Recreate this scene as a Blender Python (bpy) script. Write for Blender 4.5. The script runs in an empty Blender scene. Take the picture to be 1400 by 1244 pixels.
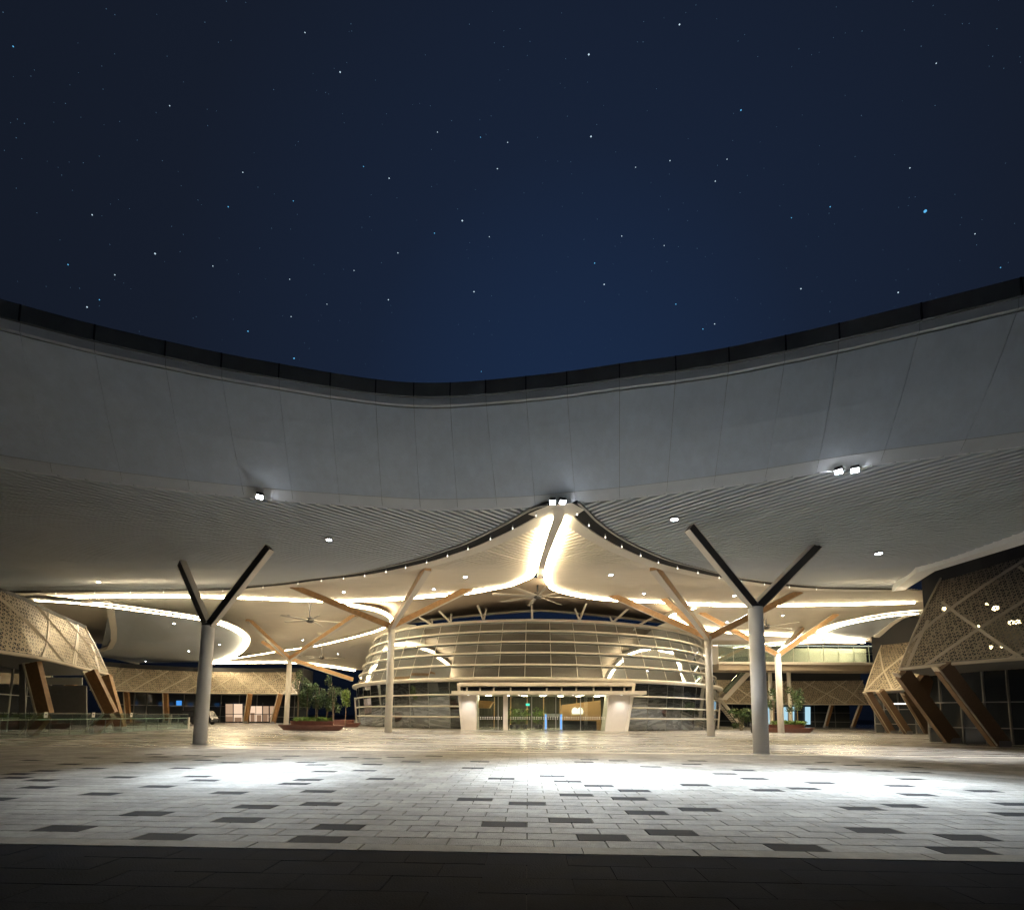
import bpy, math, random
from mathutils import Vector, Matrix
from mathutils.geometry import delaunay_2d_cdt
R = math.radians
rnd = random.Random(7)
S = bpy.context.scene
C = S.collection

# ------------------------------------------------------------------ camera
F = 690.0            # focal length in photograph pixels (1400 wide)
PPY = 906.5          # principal point row
EYE = Vector((0, 0, 1.6))
yaw, pitch, roll = 22 / F, math.atan(0.105), 0.0095
fwd = Vector((-math.sin(yaw) * math.cos(pitch), math.cos(yaw) * math.cos(pitch), math.sin(pitch)))
r0 = Vector((math.cos(yaw), math.sin(yaw), 0))
u0 = r0.cross(fwd)
rt = math.cos(roll) * r0 + math.sin(roll) * u0
up = -math.sin(roll) * r0 + math.cos(roll) * u0
cd = bpy.data.cameras.new('camera'); cam = bpy.data.objects.new('camera', cd); C.objects.link(cam)
cd.sensor_fit = 'HORIZONTAL'; cd.sensor_width = 36; cd.lens = F / 1400 * 36
cd.shift_y = (PPY - 622) / 1400; cd.clip_start = 0.1; cd.clip_end = 5000
M4 = Matrix((rt, up, -fwd)).transposed().to_4x4(); M4.translation = EYE
cam.matrix_world = M4; S.camera = cam

# ------------------------------------------------------------------ night sky
w = bpy.data.worlds.new('World'); S.world = w; w.use_nodes = True
nt = w.node_tree; nt.nodes.clear()
wo = nt.nodes.new('ShaderNodeOutputWorld'); bg = nt.nodes.new('ShaderNodeBackground')
tc = nt.nodes.new('ShaderNodeTexCoord'); sep = nt.nodes.new('ShaderNodeSeparateXYZ')
ramp = nt.nodes.new('ShaderNodeValToRGB')
dt = nt.nodes.new('ShaderNodeVectorMath'); dt.operation = 'DOT_PRODUCT'; dt.inputs[1].default_value = Vector((.08, .86, .5)).normalized()
nt.links.new(tc.outputs['Generated'], sep.inputs[0]); nt.links.new(tc.outputs['Generated'], dt.inputs[0]); nt.links.new(dt.outputs['Value'], ramp.inputs[0])
ramp.color_ramp.elements[0].position = 0.45; ramp.color_ramp.elements[0].color = (0.0060, 0.0085, 0.0150, 1)
ramp.color_ramp.elements[1].position = 1.0; ramp.color_ramp.elements[1].color = (0.0100, 0.0225, 0.0590, 1)
e = ramp.color_ramp.elements.new(0.80); e.color = (0.0078, 0.0120, 0.0240, 1)
e = ramp.color_ramp.elements.new(0.93); e.color = (0.0088, 0.0160, 0.0370, 1)
hz = nt.nodes.new('ShaderNodeMapRange'); hz.inputs['From Min'].default_value = 0.0; hz.inputs['From Max'].default_value = 0.42; hz.inputs['To Min'].default_value = 0.25; hz.inputs['To Max'].default_value = 0.79
nt.links.new(sep.outputs['Z'], hz.inputs['Value']); nt.links.new(hz.outputs[0], bg.inputs[1])
nt.links.new(ramp.outputs[0], bg.inputs[0]); 
nt.links.new(bg.outputs[0], wo.inputs[0])
S.view_settings.view_transform = 'Standard'; S.view_settings.look = 'None'
S.view_settings.exposure = 0.36; S.view_settings.gamma = 1
S.cycles.use_denoising = True
S.cycles.max_bounces = 8; S.cycles.diffuse_bounces = 4; S.cycles.glossy_bounces = 4
S.cycles.transparent_max_bounces = 12
S.cycles.sample_clamp_indirect = 6

def ray(px, py):
    return (fwd + rt * ((px - 700) / F) + up * ((PPY - py) / F))
def PZ(px, py, z):          # the point at height z seen at that pixel
    d = ray(px, py); return EYE + d * ((z - EYE.z) / d.z)
def PY(px, py, y):          # the point at depth y
    d = ray(px, py); return EYE + d * (y / d.y)
def proj(p):
    v = Vector(p) - EYE; d = v.dot(fwd)
    return 700 + F * v.dot(rt) / d, PPY - F * v.dot(up) / d
def lerp(a, b, t): return a + (b - a) * t
def interp(tab, x):
    if x <= tab[0][0]:
        (x0, y0), (x1, y1) = tab[0], tab[1]
    elif x >= tab[-1][0]:
        (x0, y0), (x1, y1) = tab[-2], tab[-1]
    else:
        for i in range(len(tab) - 1):
            if tab[i][0] <= x <= tab[i + 1][0]:
                (x0, y0), (x1, y1) = tab[i], tab[i + 1]; break
    return y0 + (y1 - y0) * (x - x0) / (x1 - x0)
def zc(y):                  # height of the big ceiling: flat in front, rising inwards
    t = min(1, max(0, (y - 27) / 20)); t = t * t * (3 - 2 * t)
    return 10.5 + 3.0 * t
def CE(px, py, dz=0.0):     # the ceiling point seen at that pixel
    d = ray(px, py); lo, hi = 5.0, 260.0
    for _ in range(50):
        m = (lo + hi) / 2
        if EYE.z + d.z / d.y * m > zc(m): hi = m
        else: lo = m
    p = EYE + d * (lo / d.y); p.z += dz; return p
def smooth(pts, n=6):       # Catmull-Rom through the points
    out = []
    P = [Vector(p) for p in pts]
    for i in range(len(P) - 1):
        a, b, c, d = P[max(0, i - 1)], P[i], P[i + 1], P[min(len(P) - 1, i + 2)]
        for k in range(n):
            t = k / n
            out.append(0.5 * ((2 * b) + (c - a) * t + (2 * a - 5 * b + 4 * c - d) * t * t + (3 * b - a - 3 * c + d) * t ** 3))
    out.append(P[-1]); return out

# ------------------------------------------------------------------ materials
MATS = {}
def mat(name, col, rough=0.6, metal=0.0, var=0.0, scale=3.0, bump=0.0, bscale=40.0, rand=None, spec=0.5, stretch=None, stain=0.0, sscale=0.5, sstretch=(1, 1, 1)):
    m = bpy.data.materials.new(name); m.use_nodes = True; t = m.node_tree; N = t.nodes; L = t.links
    b = N['Principled BSDF']; b.inputs['Roughness'].default_value = rough; b.inputs['Metallic'].default_value = metal
    b.inputs['Base Color'].default_value = (*col, 1); b.inputs['Specular IOR Level'].default_value = spec
    co = N.new('ShaderNodeTexCoord'); mp = N.new('ShaderNodeMapping'); L.new(co.outputs['Object'], mp.inputs[0])
    if stretch: mp.inputs['Scale'].default_value = stretch
    last = None
    if var > 0:
        nz = N.new('ShaderNodeTexNoise'); nz.inputs['Scale'].default_value = scale; nz.inputs['Detail'].default_value = 6
        nz.inputs['Roughness'].default_value = 0.65
        L.new(mp.outputs[0], nz.inputs['Vector'])
        mr = N.new('ShaderNodeMapRange'); mr.inputs['From Min'].default_value = 0.3; mr.inputs['From Max'].default_value = 0.7
        mr.inputs['To Min'].default_value = 1 - var; mr.inputs['To Max'].default_value = 1 + var
        L.new(nz.outputs['Fac'], mr.inputs['Value']); last = mr.outputs[0]
        rr = N.new('ShaderNodeMapRange'); rr.inputs['To Min'].default_value = max(0.02, rough - 0.12); rr.inputs['To Max'].default_value = min(1, rough + 0.12)
        L.new(nz.outputs['Fac'], rr.inputs['Value']); L.new(rr.outputs[0], b.inputs['Roughness'])
    if rand:
        if rand == 'object':
            oi = N.new('ShaderNodeObjectInfo'); src = oi.outputs['Random']
        else:
            oi = N.new('ShaderNodeNewGeometry'); src = oi.outputs['Random Per Island']
        mr2 = N.new('ShaderNodeMapRange'); mr2.inputs['To Min'].default_value = 0.86; mr2.inputs['To Max'].default_value = 1.12
        L.new(src, mr2.inputs['Value'])
        if last:
            mu = N.new('ShaderNodeMath'); mu.operation = 'MULTIPLY'; L.new(last, mu.inputs[0]); L.new(mr2.outputs[0], mu.inputs[1]); last = mu.outputs[0]
        else: last = mr2.outputs[0]
    if stain > 0:
        gp = N.new('ShaderNodeNewGeometry'); m3 = N.new('ShaderNodeMapping'); m3.inputs['Scale'].default_value = sstretch; L.new(gp.outputs['Position'], m3.inputs[0])
        n3 = N.new('ShaderNodeTexNoise'); n3.inputs['Scale'].default_value = sscale; n3.inputs['Detail'].default_value = 8; n3.inputs['Roughness'].default_value = 0.7; L.new(m3.outputs[0], n3.inputs['Vector'])
        mr3 = N.new('ShaderNodeMapRange'); mr3.inputs['From Min'].default_value = .35; mr3.inputs['From Max'].default_value = .65; mr3.inputs['To Min'].default_value = 1 - stain; mr3.inputs['To Max'].default_value = 1 + stain * .6
        L.new(n3.outputs['Fac'], mr3.inputs['Value'])
        if last:
            mu3 = N.new('ShaderNodeMath'); mu3.operation = 'MULTIPLY'; L.new(last, mu3.inputs[0]); L.new(mr3.outputs[0], mu3.inputs[1]); last = mu3.outputs[0]
        else: last = mr3.outputs[0]
    if last:
        vm = N.new('ShaderNodeVectorMath'); vm.operation = 'SCALE'; vm.inputs[0].default_value = col
        L.new(last, vm.inputs['Scale']); L.new(vm.outputs[0], b.inputs['Base Color'])
    if bump > 0:
        n2 = N.new('ShaderNodeTexNoise'); n2.inputs['Scale'].default_value = bscale; n2.inputs['Detail'].default_value = 4
        L.new(mp.outputs[0], n2.inputs['Vector'])
        bp = N.new('ShaderNodeBump'); bp.inputs['Strength'].default_value = bump; bp.inputs['Distance'].default_value = 0.02
        L.new(n2.outputs['Fac'], bp.inputs['Height']); L.new(bp.outputs[0], b.inputs['Normal'])
    MATS[name] = m; return m
def emit(name, col, strength):
    m = bpy.data.materials.new(name); m.use_nodes = True; t = m.node_tree; t.nodes.clear()
    o = t.nodes.new('ShaderNodeOutputMaterial'); em = t.nodes.new('ShaderNodeEmission')
    em.inputs[0].default_value = (*col, 1); em.inputs[1].default_value = strength
    t.links.new(em.outputs[0], o.inputs[0]); MATS[name] = m; return m
def glass(name, tint=(0.8, 0.9, 0.86), refl=0.12, rough=0.0, gain=0.7):
    m = bpy.data.materials.new(name); m.use_nodes = True; t = m.node_tree; t.nodes.clear(); L = t.links
    o = t.nodes.new('ShaderNodeOutputMaterial'); tr = t.nodes.new('ShaderNodeBsdfTransparent'); gl = t.nodes.new('ShaderNodeBsdfGlossy')
    mx = t.nodes.new('ShaderNodeMixShader'); fr = t.nodes.new('ShaderNodeLayerWeight'); fr.inputs[0].default_value = 0.35
    ad = t.nodes.new('ShaderNodeMath'); ad.operation = 'MAXIMUM'; ad.inputs[1].default_value = refl
    ml = t.nodes.new('ShaderNodeMath'); ml.operation = 'MULTIPLY'; ml.inputs[1].default_value = gain
    tr.inputs[0].default_value = (*tint, 1); gl.inputs['Roughness'].default_value = rough
    L.new(fr.outputs['Fresnel'], ml.inputs[0]); L.new(ml.outputs[0], ad.inputs[0]); L.new(ad.outputs[0], mx.inputs[0])
    L.new(tr.outputs[0], mx.inputs[1]); L.new(gl.outputs[0], mx.inputs[2]); L.new(mx.outputs[0], o.inputs[0])
    MATS[name] = m; return m

mat('paver_light', (0.30, 0.287, 0.262), 0.62, var=0.25, scale=9, bump=0.6, bscale=60, rand='object', stain=0.42, sscale=0.7)
mat('paver_field', (0.30, 0.287, 0.262), 0.62, var=0.25, scale=9, bump=0.6, bscale=60, rand='island', stain=0.42, sscale=0.7)
mat('paver_dark', (0.02, 0.021, 0.025), 0.7, spec=0.08, var=0.25, scale=6, bump=0.4, bscale=60)
mat('joint_sand', (0.07, 0.06, 0.045), 0.9, var=0.3, scale=8)
mat('kerb_stone', (0.26, 0.24, 0.2), 0.7, var=0.25, scale=4, bump=0.4)
mat('road_joint', (0.0045, 0.006, 0.010), 0.9); mat('road_stone', (0.0095, 0.0135, 0.0225), 0.8, spec=0.04, var=0.35, scale=1.2, bump=0.4, bscale=50, rand='object', stain=.4, sscale=.8)
mat('ground', (0.03, 0.03, 0.032), 0.85, var=0.3, scale=0.3)
mat('fascia', (0.62, 0.70, 0.82), 0.5, var=0.04, scale=0.8, stain=.07, sscale=1.0, sstretch=(2.2, 2.2, .35), bump=.06, bscale=1.5)
mat('fascia_lip', (0.78, 0.82, 0.88), 0.5, var=0.05, scale=1.0)
mat('gutter_dark', (0.12, 0.125, 0.135), 0.55, var=0.15, scale=2)
mat('seam_dark', (0.012, 0.013, 0.016), 0.7, spec=0.1)
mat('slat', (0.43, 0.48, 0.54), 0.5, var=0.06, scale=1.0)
mat('slat_back', (0.09, 0.085, 0.08), 0.8)
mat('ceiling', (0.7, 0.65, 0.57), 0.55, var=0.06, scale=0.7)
mat('border', (0.74, 0.7, 0.63), 0.5, var=0.04)
mat('dome', (0.34, 0.28, 0.22), 0.6, var=0.08, scale=1.0)
mat('column_grey', (0.8, 0.81, 0.83), 0.42, var=0.06, scale=1.5, stretch=(1, 1, 0.3))
mat('column_white', (0.72, 0.68, 0.62), 0.42, var=0.05, scale=1.5)
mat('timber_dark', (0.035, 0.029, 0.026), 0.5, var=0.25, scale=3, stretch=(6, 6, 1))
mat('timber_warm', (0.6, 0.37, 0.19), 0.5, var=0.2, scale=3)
mat('timber_leg_dark', (0.17, 0.105, 0.06), 0.5, var=0.3, scale=4, stretch=(8, 8, 1)); mat('timber_leg', (0.3, 0.16, 0.065), 0.5, var=0.25, scale=4)
mat('arm_edge', (0.62, 0.58, 0.53), 0.45)
mat('steel_white', (0.74, 0.7, 0.64), 0.35, var=0.03)
mat('steel_dark', (0.05, 0.05, 0.055), 0.4, metal=0.5)
mat('steel_mid', (0.3, 0.3, 0.3), 0.4, metal=0.6)
mat('panel_white', (0.74, 0.69, 0.63), 0.5, var=0.03)
mat('screen_metal', (0.44, 0.37, 0.27), 0.45, metal=0.25, var=0.1, scale=1.5)
mat('screen_rib', (0.6, 0.53, 0.42), 0.45)
mat('dark_back', (0.025, 0.026, 0.03), 0.7)
mat('wall_grey', (0.2, 0.2, 0.2), 0.7, var=0.1)
mat('dark_glass', (0.035, 0.04, 0.045), 0.06, spec=0.8)
mat('leaf_dark', (0.05, 0.085, 0.025), 0.55, var=0.4, scale=1.5, rand='island')
mat('leaf_bright', (0.13, 0.2, 0.035), 0.5, var=0.4, scale=1.5, rand='island')
mat('bark', (0.16, 0.12, 0.08), 0.8, var=0.2)
mat('corten', (0.14, 0.055, 0.04), 0.5, var=0.2, scale=4)
mat('soil', (0.05, 0.035, 0.025), 0.9)
mat('wood_panel', (0.5, 0.3, 0.14), 0.45, var=0.12, scale=2, stretch=(1, 1, 8))
mat('lobby_dark', (0.06, 0.055, 0.035), 0.6, var=0.2)
mat('lobby_floor', (0.3, 0.28, 0.24), 0.25)
mat('car_paint', (0.02, 0.02, 0.025), 0.25, spec=0.7)
mat('rubber', (0.02, 0.02, 0.02), 0.8)
mat('sign_white', (0.8, 0.8, 0.78), 0.5)
mat('fan_blade', (0.33, 0.31, 0.28), 0.45)
glass('clear_glass', (0.82, 0.88, 0.84), 0.07)
glass('rail_glass', (0.66, 0.8, 0.76), 0.05, gain=.22)
glass('bridge_glass', (0.66, 0.75, 0.71), 0.2)
emit('cove', (1.0, 0.80, 0.49), 52.0)
emit('lamp_cool', (0.9, 0.95, 1.0), 60)
emit('lamp_flood', (0.95, 0.97, 1.0), 140)
emit('lamp_small', (1.0, 0.93, 0.8), 2.2)
emit('lobby_light', (1.0, 0.85, 0.6), 40)
emit('shop_light', (1.0, 0.72, 0.5), 0.75); emit('shop_dim', (1.0, 0.6, 0.36), 0.22); emit('shop_mid', (1.0, .66, .42), .42)
emit('shop_blue', (0.5, 0.8, 0.95), 0.7)
emit('blue_edge', (0.1, 0.3, 1.0), 3)
emit('blue_sign', (0.06, 0.28, 0.75), 0.9)
emit('line_white', (1.0, 0.85, 0.75), 3.0)
emit('alcove_glow', (1.0, 0.62, 0.25), .55); emit('pendant', (1.0, 0.85, 0.6), 2.0)
emit('green_exit', (0.1, 0.9, 0.6), 1.5)
emit('warm_bulb', (1.0, 0.8, 0.4), 12)

# drum glass: coated, mirror-like
def drum_glass(nm, lo, hi):
    m = bpy.data.materials.new(nm); m.use_nodes = True; b = m.node_tree.nodes['Principled BSDF']; N = m.node_tree.nodes; L = m.node_tree.links
    b.inputs['Metallic'].default_value = 0.0; b.inputs['Base Color'].default_value = (0.03, 0.033, 0.034, 1)
    b.inputs['Roughness'].default_value = 0.05
    g = N.new('ShaderNodeBsdfGlossy'); g.inputs['Color'].default_value = (0.82, 0.9, 0.97, 1); g.inputs['Roughness'].default_value = 0.035
    lw = N.new('ShaderNodeLayerWeight'); lw.inputs[0].default_value = 0.5
    mr = N.new('ShaderNodeMapRange'); mr.inputs['To Min'].default_value = lo; mr.inputs['To Max'].default_value = hi
    L.new(lw.outputs['Fresnel'], mr.inputs['Value'])
    mx = N.new('ShaderNodeMixShader'); L.new(mr.outputs[0], mx.inputs[0]); L.new(b.outputs[0], mx.inputs[1]); L.new(g.outputs[0], mx.inputs[2])
    L.new(mx.outputs[0], N['Material Output'].inputs[0]); MATS[nm] = m
drum_glass('drum_glass', .2, .58); drum_glass('drum_glass_low', .05, .3)

# ------------------------------------------------------------------ helpers
ORG = {}
def tag(o, label=None, cat=None, group=None, kind=None):
    if label: o['label'] = label
    if cat: o['category'] = cat
    if group: o['group'] = group
    if kind: o['kind'] = kind
    return o
def thing(name, loc, label, cat, group=None):
    o = bpy.data.objects.new(name, None); C.objects.link(o); o.location = loc; o.empty_display_size = 0.2
    ORG[o.name] = Vector(loc); return tag(o, label, cat, group)
class MB:
    def __init__(s): s.v = []; s.f = []
    def add(s, vs, fs):
        n = len(s.v); s.v += [Vector(v) for v in vs]; s.f += [tuple(i + n for i in f) for f in fs]; return s
    def quad(s, a, b, c, d): return s.add([a, b, c, d], [(0, 1, 2, 3)])
    def hexa(s, lo, hi):    # two quads -> closed solid
        fs = [(3, 2, 1, 0), (4, 5, 6, 7)] + [(i, (i + 1) % 4, 4 + (i + 1) % 4, 4 + i) for i in range(4)]
        return s.add(list(lo) + list(hi), fs)
    def box(s, c, sx, sy, sz, rz=0):
        c = Vector(c); m = Matrix.Rotation(rz, 3, 'Z')
        q = [(-1, -1), (1, -1), (1, 1), (-1, 1)]
        return s.hexa([c + m @ Vector((a * sx / 2, b * sy / 2, -sz / 2)) for a, b in q], [c + m @ Vector((a * sx / 2, b * sy / 2, sz / 2)) for a, b in q])
    def beam(s, p, q, wd, ht, upv=(0, 0, 1), w2=None, h2=None):
        p, q = Vector(p), Vector(q); d = (q - p).normalized(); u = Vector(upv); sd = d.cross(u)
        if sd.length < 1e-4: sd = Vector((1, 0, 0))
        sd.normalize(); u = sd.cross(d)
        w2 = wd if w2 is None else w2; h2 = ht if h2 is None else h2
        k = [(-1, -1), (1, -1), (1, 1), (-1, 1)]
        return s.hexa([p + sd * a * wd / 2 + u * b * ht / 2 for a, b in k], [q + sd * a * w2 / 2 + u * b * h2 / 2 for a, b in k])
    def tube(s, pts, r, n=8, caps=True, closed=False):
        pts = [Vector(p) for p in pts]; rings = []
        rr = r if isinstance(r, (list, tuple)) else [r] * len(pts)
        base = len(s.v); px = None
        for i, p in enumerate(pts):
            d = (pts[min(i + 1, len(pts) - 1)] - pts[max(i - 1, 0)])
            if closed: d = pts[(i + 1) % len(pts)] - pts[i - 1]
            d.normalize()
            ref = px if px is not None else (Vector((0, 0, 1)) if abs(d.z) < 0.9 else Vector((1, 0, 0)))
            x = ref - d * ref.dot(d); x.normalize(); px = x; y = d.cross(x)
            for k in range(n):
                a = 2 * math.pi * k / n; s.v.append(p + (x * math.cos(a) + y * math.sin(a)) * rr[i])
        m = len(pts); last = m if closed else m - 1
        for i in range(last):
            j = (i + 1) % m
            for k in range(n):
                s.f.append((base + i * n + k, base + i * n + (k + 1) % n, base + j * n + (k + 1) % n, base + j * n + k))
        if caps and not closed:
            s.f.append(tuple(base + k for k in reversed(range(n)))); s.f.append(tuple(base + (m - 1) * n + k for k in range(n)))
        return s
    def strip(s, pts, wd, th, dz=0.0, side=0.0):   # level ribbon of rectangular section along a curve
        pts = [Vector(p) for p in pts]; base = len(s.v); m = len(pts)
        for i, p in enumerate(pts):
            d = pts[min(i + 1, m - 1)] - pts[max(i - 1, 0)]; d.z = 0; d.normalize(); sd = Vector((d.y, -d.x, 0))
            a = p + sd * (side - wd / 2); b = p + sd * (side + wd / 2)
            for q, z in ((a, 0), (b, 0), (b, -th), (a, -th)): s.v.append(q + Vector((0, 0, dz + z)))
        for i in range(m - 1):
            for k in range(4):
                s.f.append((base + i * 4 + k, base + i * 4 + (k + 1) % 4, base + (i + 1) * 4 + (k + 1) % 4, base + (i + 1) * 4 + k))
        s.f.append((base + 3, base + 2, base + 1, base)); e = base + (m - 1) * 4; s.f.append((e, e + 1, e + 2, e + 3))
        return s
    def lathe(s, prof, c, n=24, a0=0, a1=2 * math.pi):
        c = Vector(c); base = len(s.v); full = abs(a1 - a0 - 2 * math.pi) < 1e-6; cols = n if full else n + 1
        for r, z in prof:
            for k in range(cols):
                a = a0 + (a1 - a0) * k / n; s.v.append(c + Vector((r * math.cos(a), r * math.sin(a), z)))
        for i in range(len(prof) - 1):
            for k in range(n):
                k2 = (k + 1) % cols
                s.f.append((base + i * cols + k, base + i * cols + k2, base + (i + 1) * cols + k2, base + (i + 1) * cols + k))
        if full:
            s.f.append(tuple(base + k for k in reversed(range(cols)))); s.f.append(tuple(base + (len(prof) - 1) * cols + k for k in range(cols)))
        return s
    def build(s, name, m, parent=None, shade=False, origin=None):
        o0 = ORG[parent.name] if parent else (Vector(origin) if origin is not None else Vector((0, 0, 0)))
        me = bpy.data.meshes.new(name); me.from_pydata([v - o0 for v in s.v], [], s.f); me.update()
        if shade: me.shade_smooth()
        me.materials.append(MATS[m] if isinstance(m, str) else m)
        o = bpy.data.objects.new(name, me); C.objects.link(o)
        if parent: o.parent = parent
        else: o.location = o0
        ORG[o.name] = o0; return o
def clone(o, parent=None, loc=None, rot=None):
    c = o.copy(); C.objects.link(c)
    if parent is not None: c.parent = parent
    if loc is not None: c.location = loc
    if rot is not None: c.rotation_euler = rot
    return c
def inside(p, poly):
    x, y = p; r = False; n = len(poly)
    for i in range(n):
        (x0, y0), (x1, y1) = poly[i], poly[i - 1]
        if (y0 > y) != (y1 > y) and x < (x1 - x0) * (y - y0) / (y1 - y0) + x0: r = not r
    return r
def sheet(outline, zf, step, zedge=None):       # triangulated surface over a plan outline
    pl = [(p[0], p[1]) for p in outline]; n = len(pl)
    pts = [Vector(p) for p in pl]
    xs = [p[0] for p in pl]; ys = [p[1] for p in pl]
    y = min(ys) + step / 2; 
    while y < max(ys):
        x = min(xs) + step / 2
        while x < max(xs):
            if inside((x, y), pl) and min((x - a) ** 2 + (y - b) ** 2 for a, b in pl) > (step * 0.35) ** 2: pts.append(Vector((x, y)))
            x += step
        y += step
    vo, _, fo, *_ = delaunay_2d_cdt(pts, [], [list(range(n))], 2, 1e-4)
    mb = MB(); fs = []
    for f in fo:
        c = sum((vo[i] for i in f), Vector((0, 0))) / len(f)
        if inside(c, pl):
            a, b, cc = (vo[i] for i in f[:3])
            fs.append(f if (b - a).cross(cc - a) < 0 else list(reversed(f)))     # face down
    mb.add([Vector((v.x, v.y, zf(v.x, v.y))) for v in vo], fs); return mb
def slats(poly, direc, pitch, wd, th, zf, mb):
    d = Vector(direc).normalized(); n = Vector((d.y, -d.x)); pl = [Vector((p[0], p[1])) for p in poly]
    ks = [p.dot(n) for p in pl]; k = math.floor(min(ks) / pitch) * pitch
    while k < max(ks):
        ts = []
        for i in range(len(pl)):
            a, b = pl[i - 1], pl[i]; ka, kb = a.dot(n) - k, b.dot(n) - k
            if (ka > 0) != (kb > 0):
                ts.append(lerp(a.dot(d), b.dot(d), ka / (ka - kb)))
        ts.sort()
        for t0, t1 in zip(ts[::2], ts[1::2]):
            if t1 - t0 < 0.25: continue
            m = max(1, int((t1 - t0) / 2.5)); base = len(mb.v)
            for j in range(m + 1):
                q = d * lerp(t0 + .05, t1 - .05, j / m) + n * k
                for sgn, dz in ((-1, 0), (-0.8, -th), (0.8, -th), (1, 0)):
                    r = q + n * (sgn * wd / 2); mb.v.append(Vector((r.x, r.y, zf(q.x, q.y) + dz)))
            for j in range(m):
                for c in range(3): mb.f.append((base + j * 4 + c, base + j * 4 + c + 1, base + j * 4 + c + 5, base + j * 4 + c + 4))
        k += pitch
def spot(name, loc, target, power, size, blend, col, parent=None, rad=0.15):
    l = bpy.data.lights.new(name, 'SPOT'); l.energy = power; l.spot_size = R(size); l.spot_blend = blend; l.color = col; l.shadow_soft_size = rad
    o = bpy.data.objects.new(name, l); C.objects.link(o)
    d = Vector(target) - Vector(loc); o.rotation_euler = d.to_track_quat('-Z', 'Y').to_euler()
    if parent: o.parent = parent; o.location = Vector(loc) - ORG[parent.name]
    else: o.location = loc
    return o

# ------------------------------------------------------------------ ground
g = MB().quad((-1500, -60, -0.16), (1500, -60, -0.16), (1500, 3000, -0.16), (-1500, 3000, -0.16)).build('ground', 'ground'); tag(g, kind='structure')
Y0 = PZ(722, 1157, 0).y                 # front edge of the pale paving
PW, PD = 0.675, 0.368
NR = 45; Y1 = Y0 + NR * PD
pl = MB().quad((-60, Y0, -0.012), (60, Y0, -0.012), (60, Y1, -0.012), (-60, Y1, -0.012)).build('plaza', 'joint_sand'); tag(pl, kind='structure')
def paver_mesh(name, m):
    mb = MB(); a, b = PW / 2 - .007, PD / 2 - .007; e = .006; z = 0.0
    lo = [(-a, -b, -.03), (a, -b, -.03), (a, b, -.03), (-a, b, -.03)]; md = [(x, y, -e) for x, y, _ in lo]
    tp = [(-a + e, -b + e, z), (a - e, -b + e, z), (a - e, b - e, z), (-a + e, b - e, z)]
    fs = [(8, 9, 10, 11)] + [(i, (i + 1) % 4, 4 + (i + 1) % 4, 4 + i) for i in range(4)] + [(4 + i, 4 + (i + 1) % 4, 8 + (i + 1) % 4, 8 + i) for i in range(4)]
    me = bpy.data.meshes.new(name); me.from_pydata(lo + md + tp, [], fs); me.materials.append(MATS[m]); return me, lo + md + tp, fs
me_l, pv, pf = paver_mesh('paver', 'paver_light'); me_d, _, _ = paver_mesh('dark_paver', 'paver_dark')
dark_px = []
for x0, lst in ((0, [(455,488),(1000,530),(905,400),(1290,378),(1320,435),(510,300),(1200,292),(10,330),(200,260),(235,230),(105,215),(145,190),(300,170),(450,163),(685,208),(840,252),(1130,228),(1105,203),(345,134),(685,130),(1050,160),(1230,128),(1095,113),(165,112),(480,100),(870,98),(860,82),(1060,88),(1165,95)]),
                (350, [(500,477),(400,545),(270,360),(285,282),(205,248),(1115,328),(295,222),(685,214),(430,178),(650,171),(880,126),(620,136),(1175,160),(100,111),(215,90),(465,101),(595,108),(735,99),(300,140),(255,126),(1270,124),(980,94),(1390,350),(1370,457),(1360,212)]),
                (700, [(515,535),(880,503),(335,432),(650,408),(945,388),(270,298),(560,320),(695,288),(490,257),(315,228),(1025,250),(160,205),(1130,186),(1290,217),(785,149),(975,138),(355,123),(615,119),(1325,171),(1375,283),(1060,120),(465,112)]),
                (1050, [(170,586),(565,484),(440,377),(670,360),(1085,530),(1070,603),(1290,413),(235,271),(890,311),(1230,288),(1375,350),(305,235),(780,255),(770,218),(180,133),(320,128),(500,143),(570,172),(810,184),(590,128),(730,152),(210,160)])):
    dark_px += [(x0 + a / 4, 1010 + b / 4) for a, b in lst]
def rowoff(r): return (0.5 if r % 2 else 0.0) * PW
dark = set()
for a, b in dark_px:
    p = PZ(a, b, 0); r = int((p.y - Y0) / PD)
    if 0 <= r < NR: dark.add((r, round((p.x - rowoff(r)) / PW)))
cells = []
for r in range(NR):
    y = Y0 + (r + .5) * PD; h = y * 1.12 + 3
    for c in range(int(-h / PW) - 1, int(h / PW) + 2): cells.append((r, c, c * PW + rowoff(r), y))
vis = sorted([q for q in cells if 0 < proj((q[2], q[3], 0))[0] < 1400], key=lambda q: q[3])
big = {(q[0], q[1]) for q in vis if (q[0], q[1]) not in dark}
big = set(list([(q[0], q[1]) for q in vis if (q[0], q[1]) not in dark])[:290])
rest = MB()
for r, c, x, y in cells:
    z = rnd.uniform(-.002, .002); rz = rnd.uniform(-.003, .003)
    if (r, c) in dark:
        o = bpy.data.objects.new('dark_paver', me_d)
    elif (r, c) in big:
        o = bpy.data.objects.new('paver', me_l)
    else:
        rest.add([Vector((vx + x, vy + y, vz + z)) for vx, vy, vz in pv], pf); continue
    C.objects.link(o); o.parent = pl; o.location = (x, y, z); o.rotation_euler = (rnd.uniform(-.003, .003), rnd.uniform(-.003, .003), rz)
tag(rest.build('paving_field', 'paver_field', pl), kind='stuff')
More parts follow.
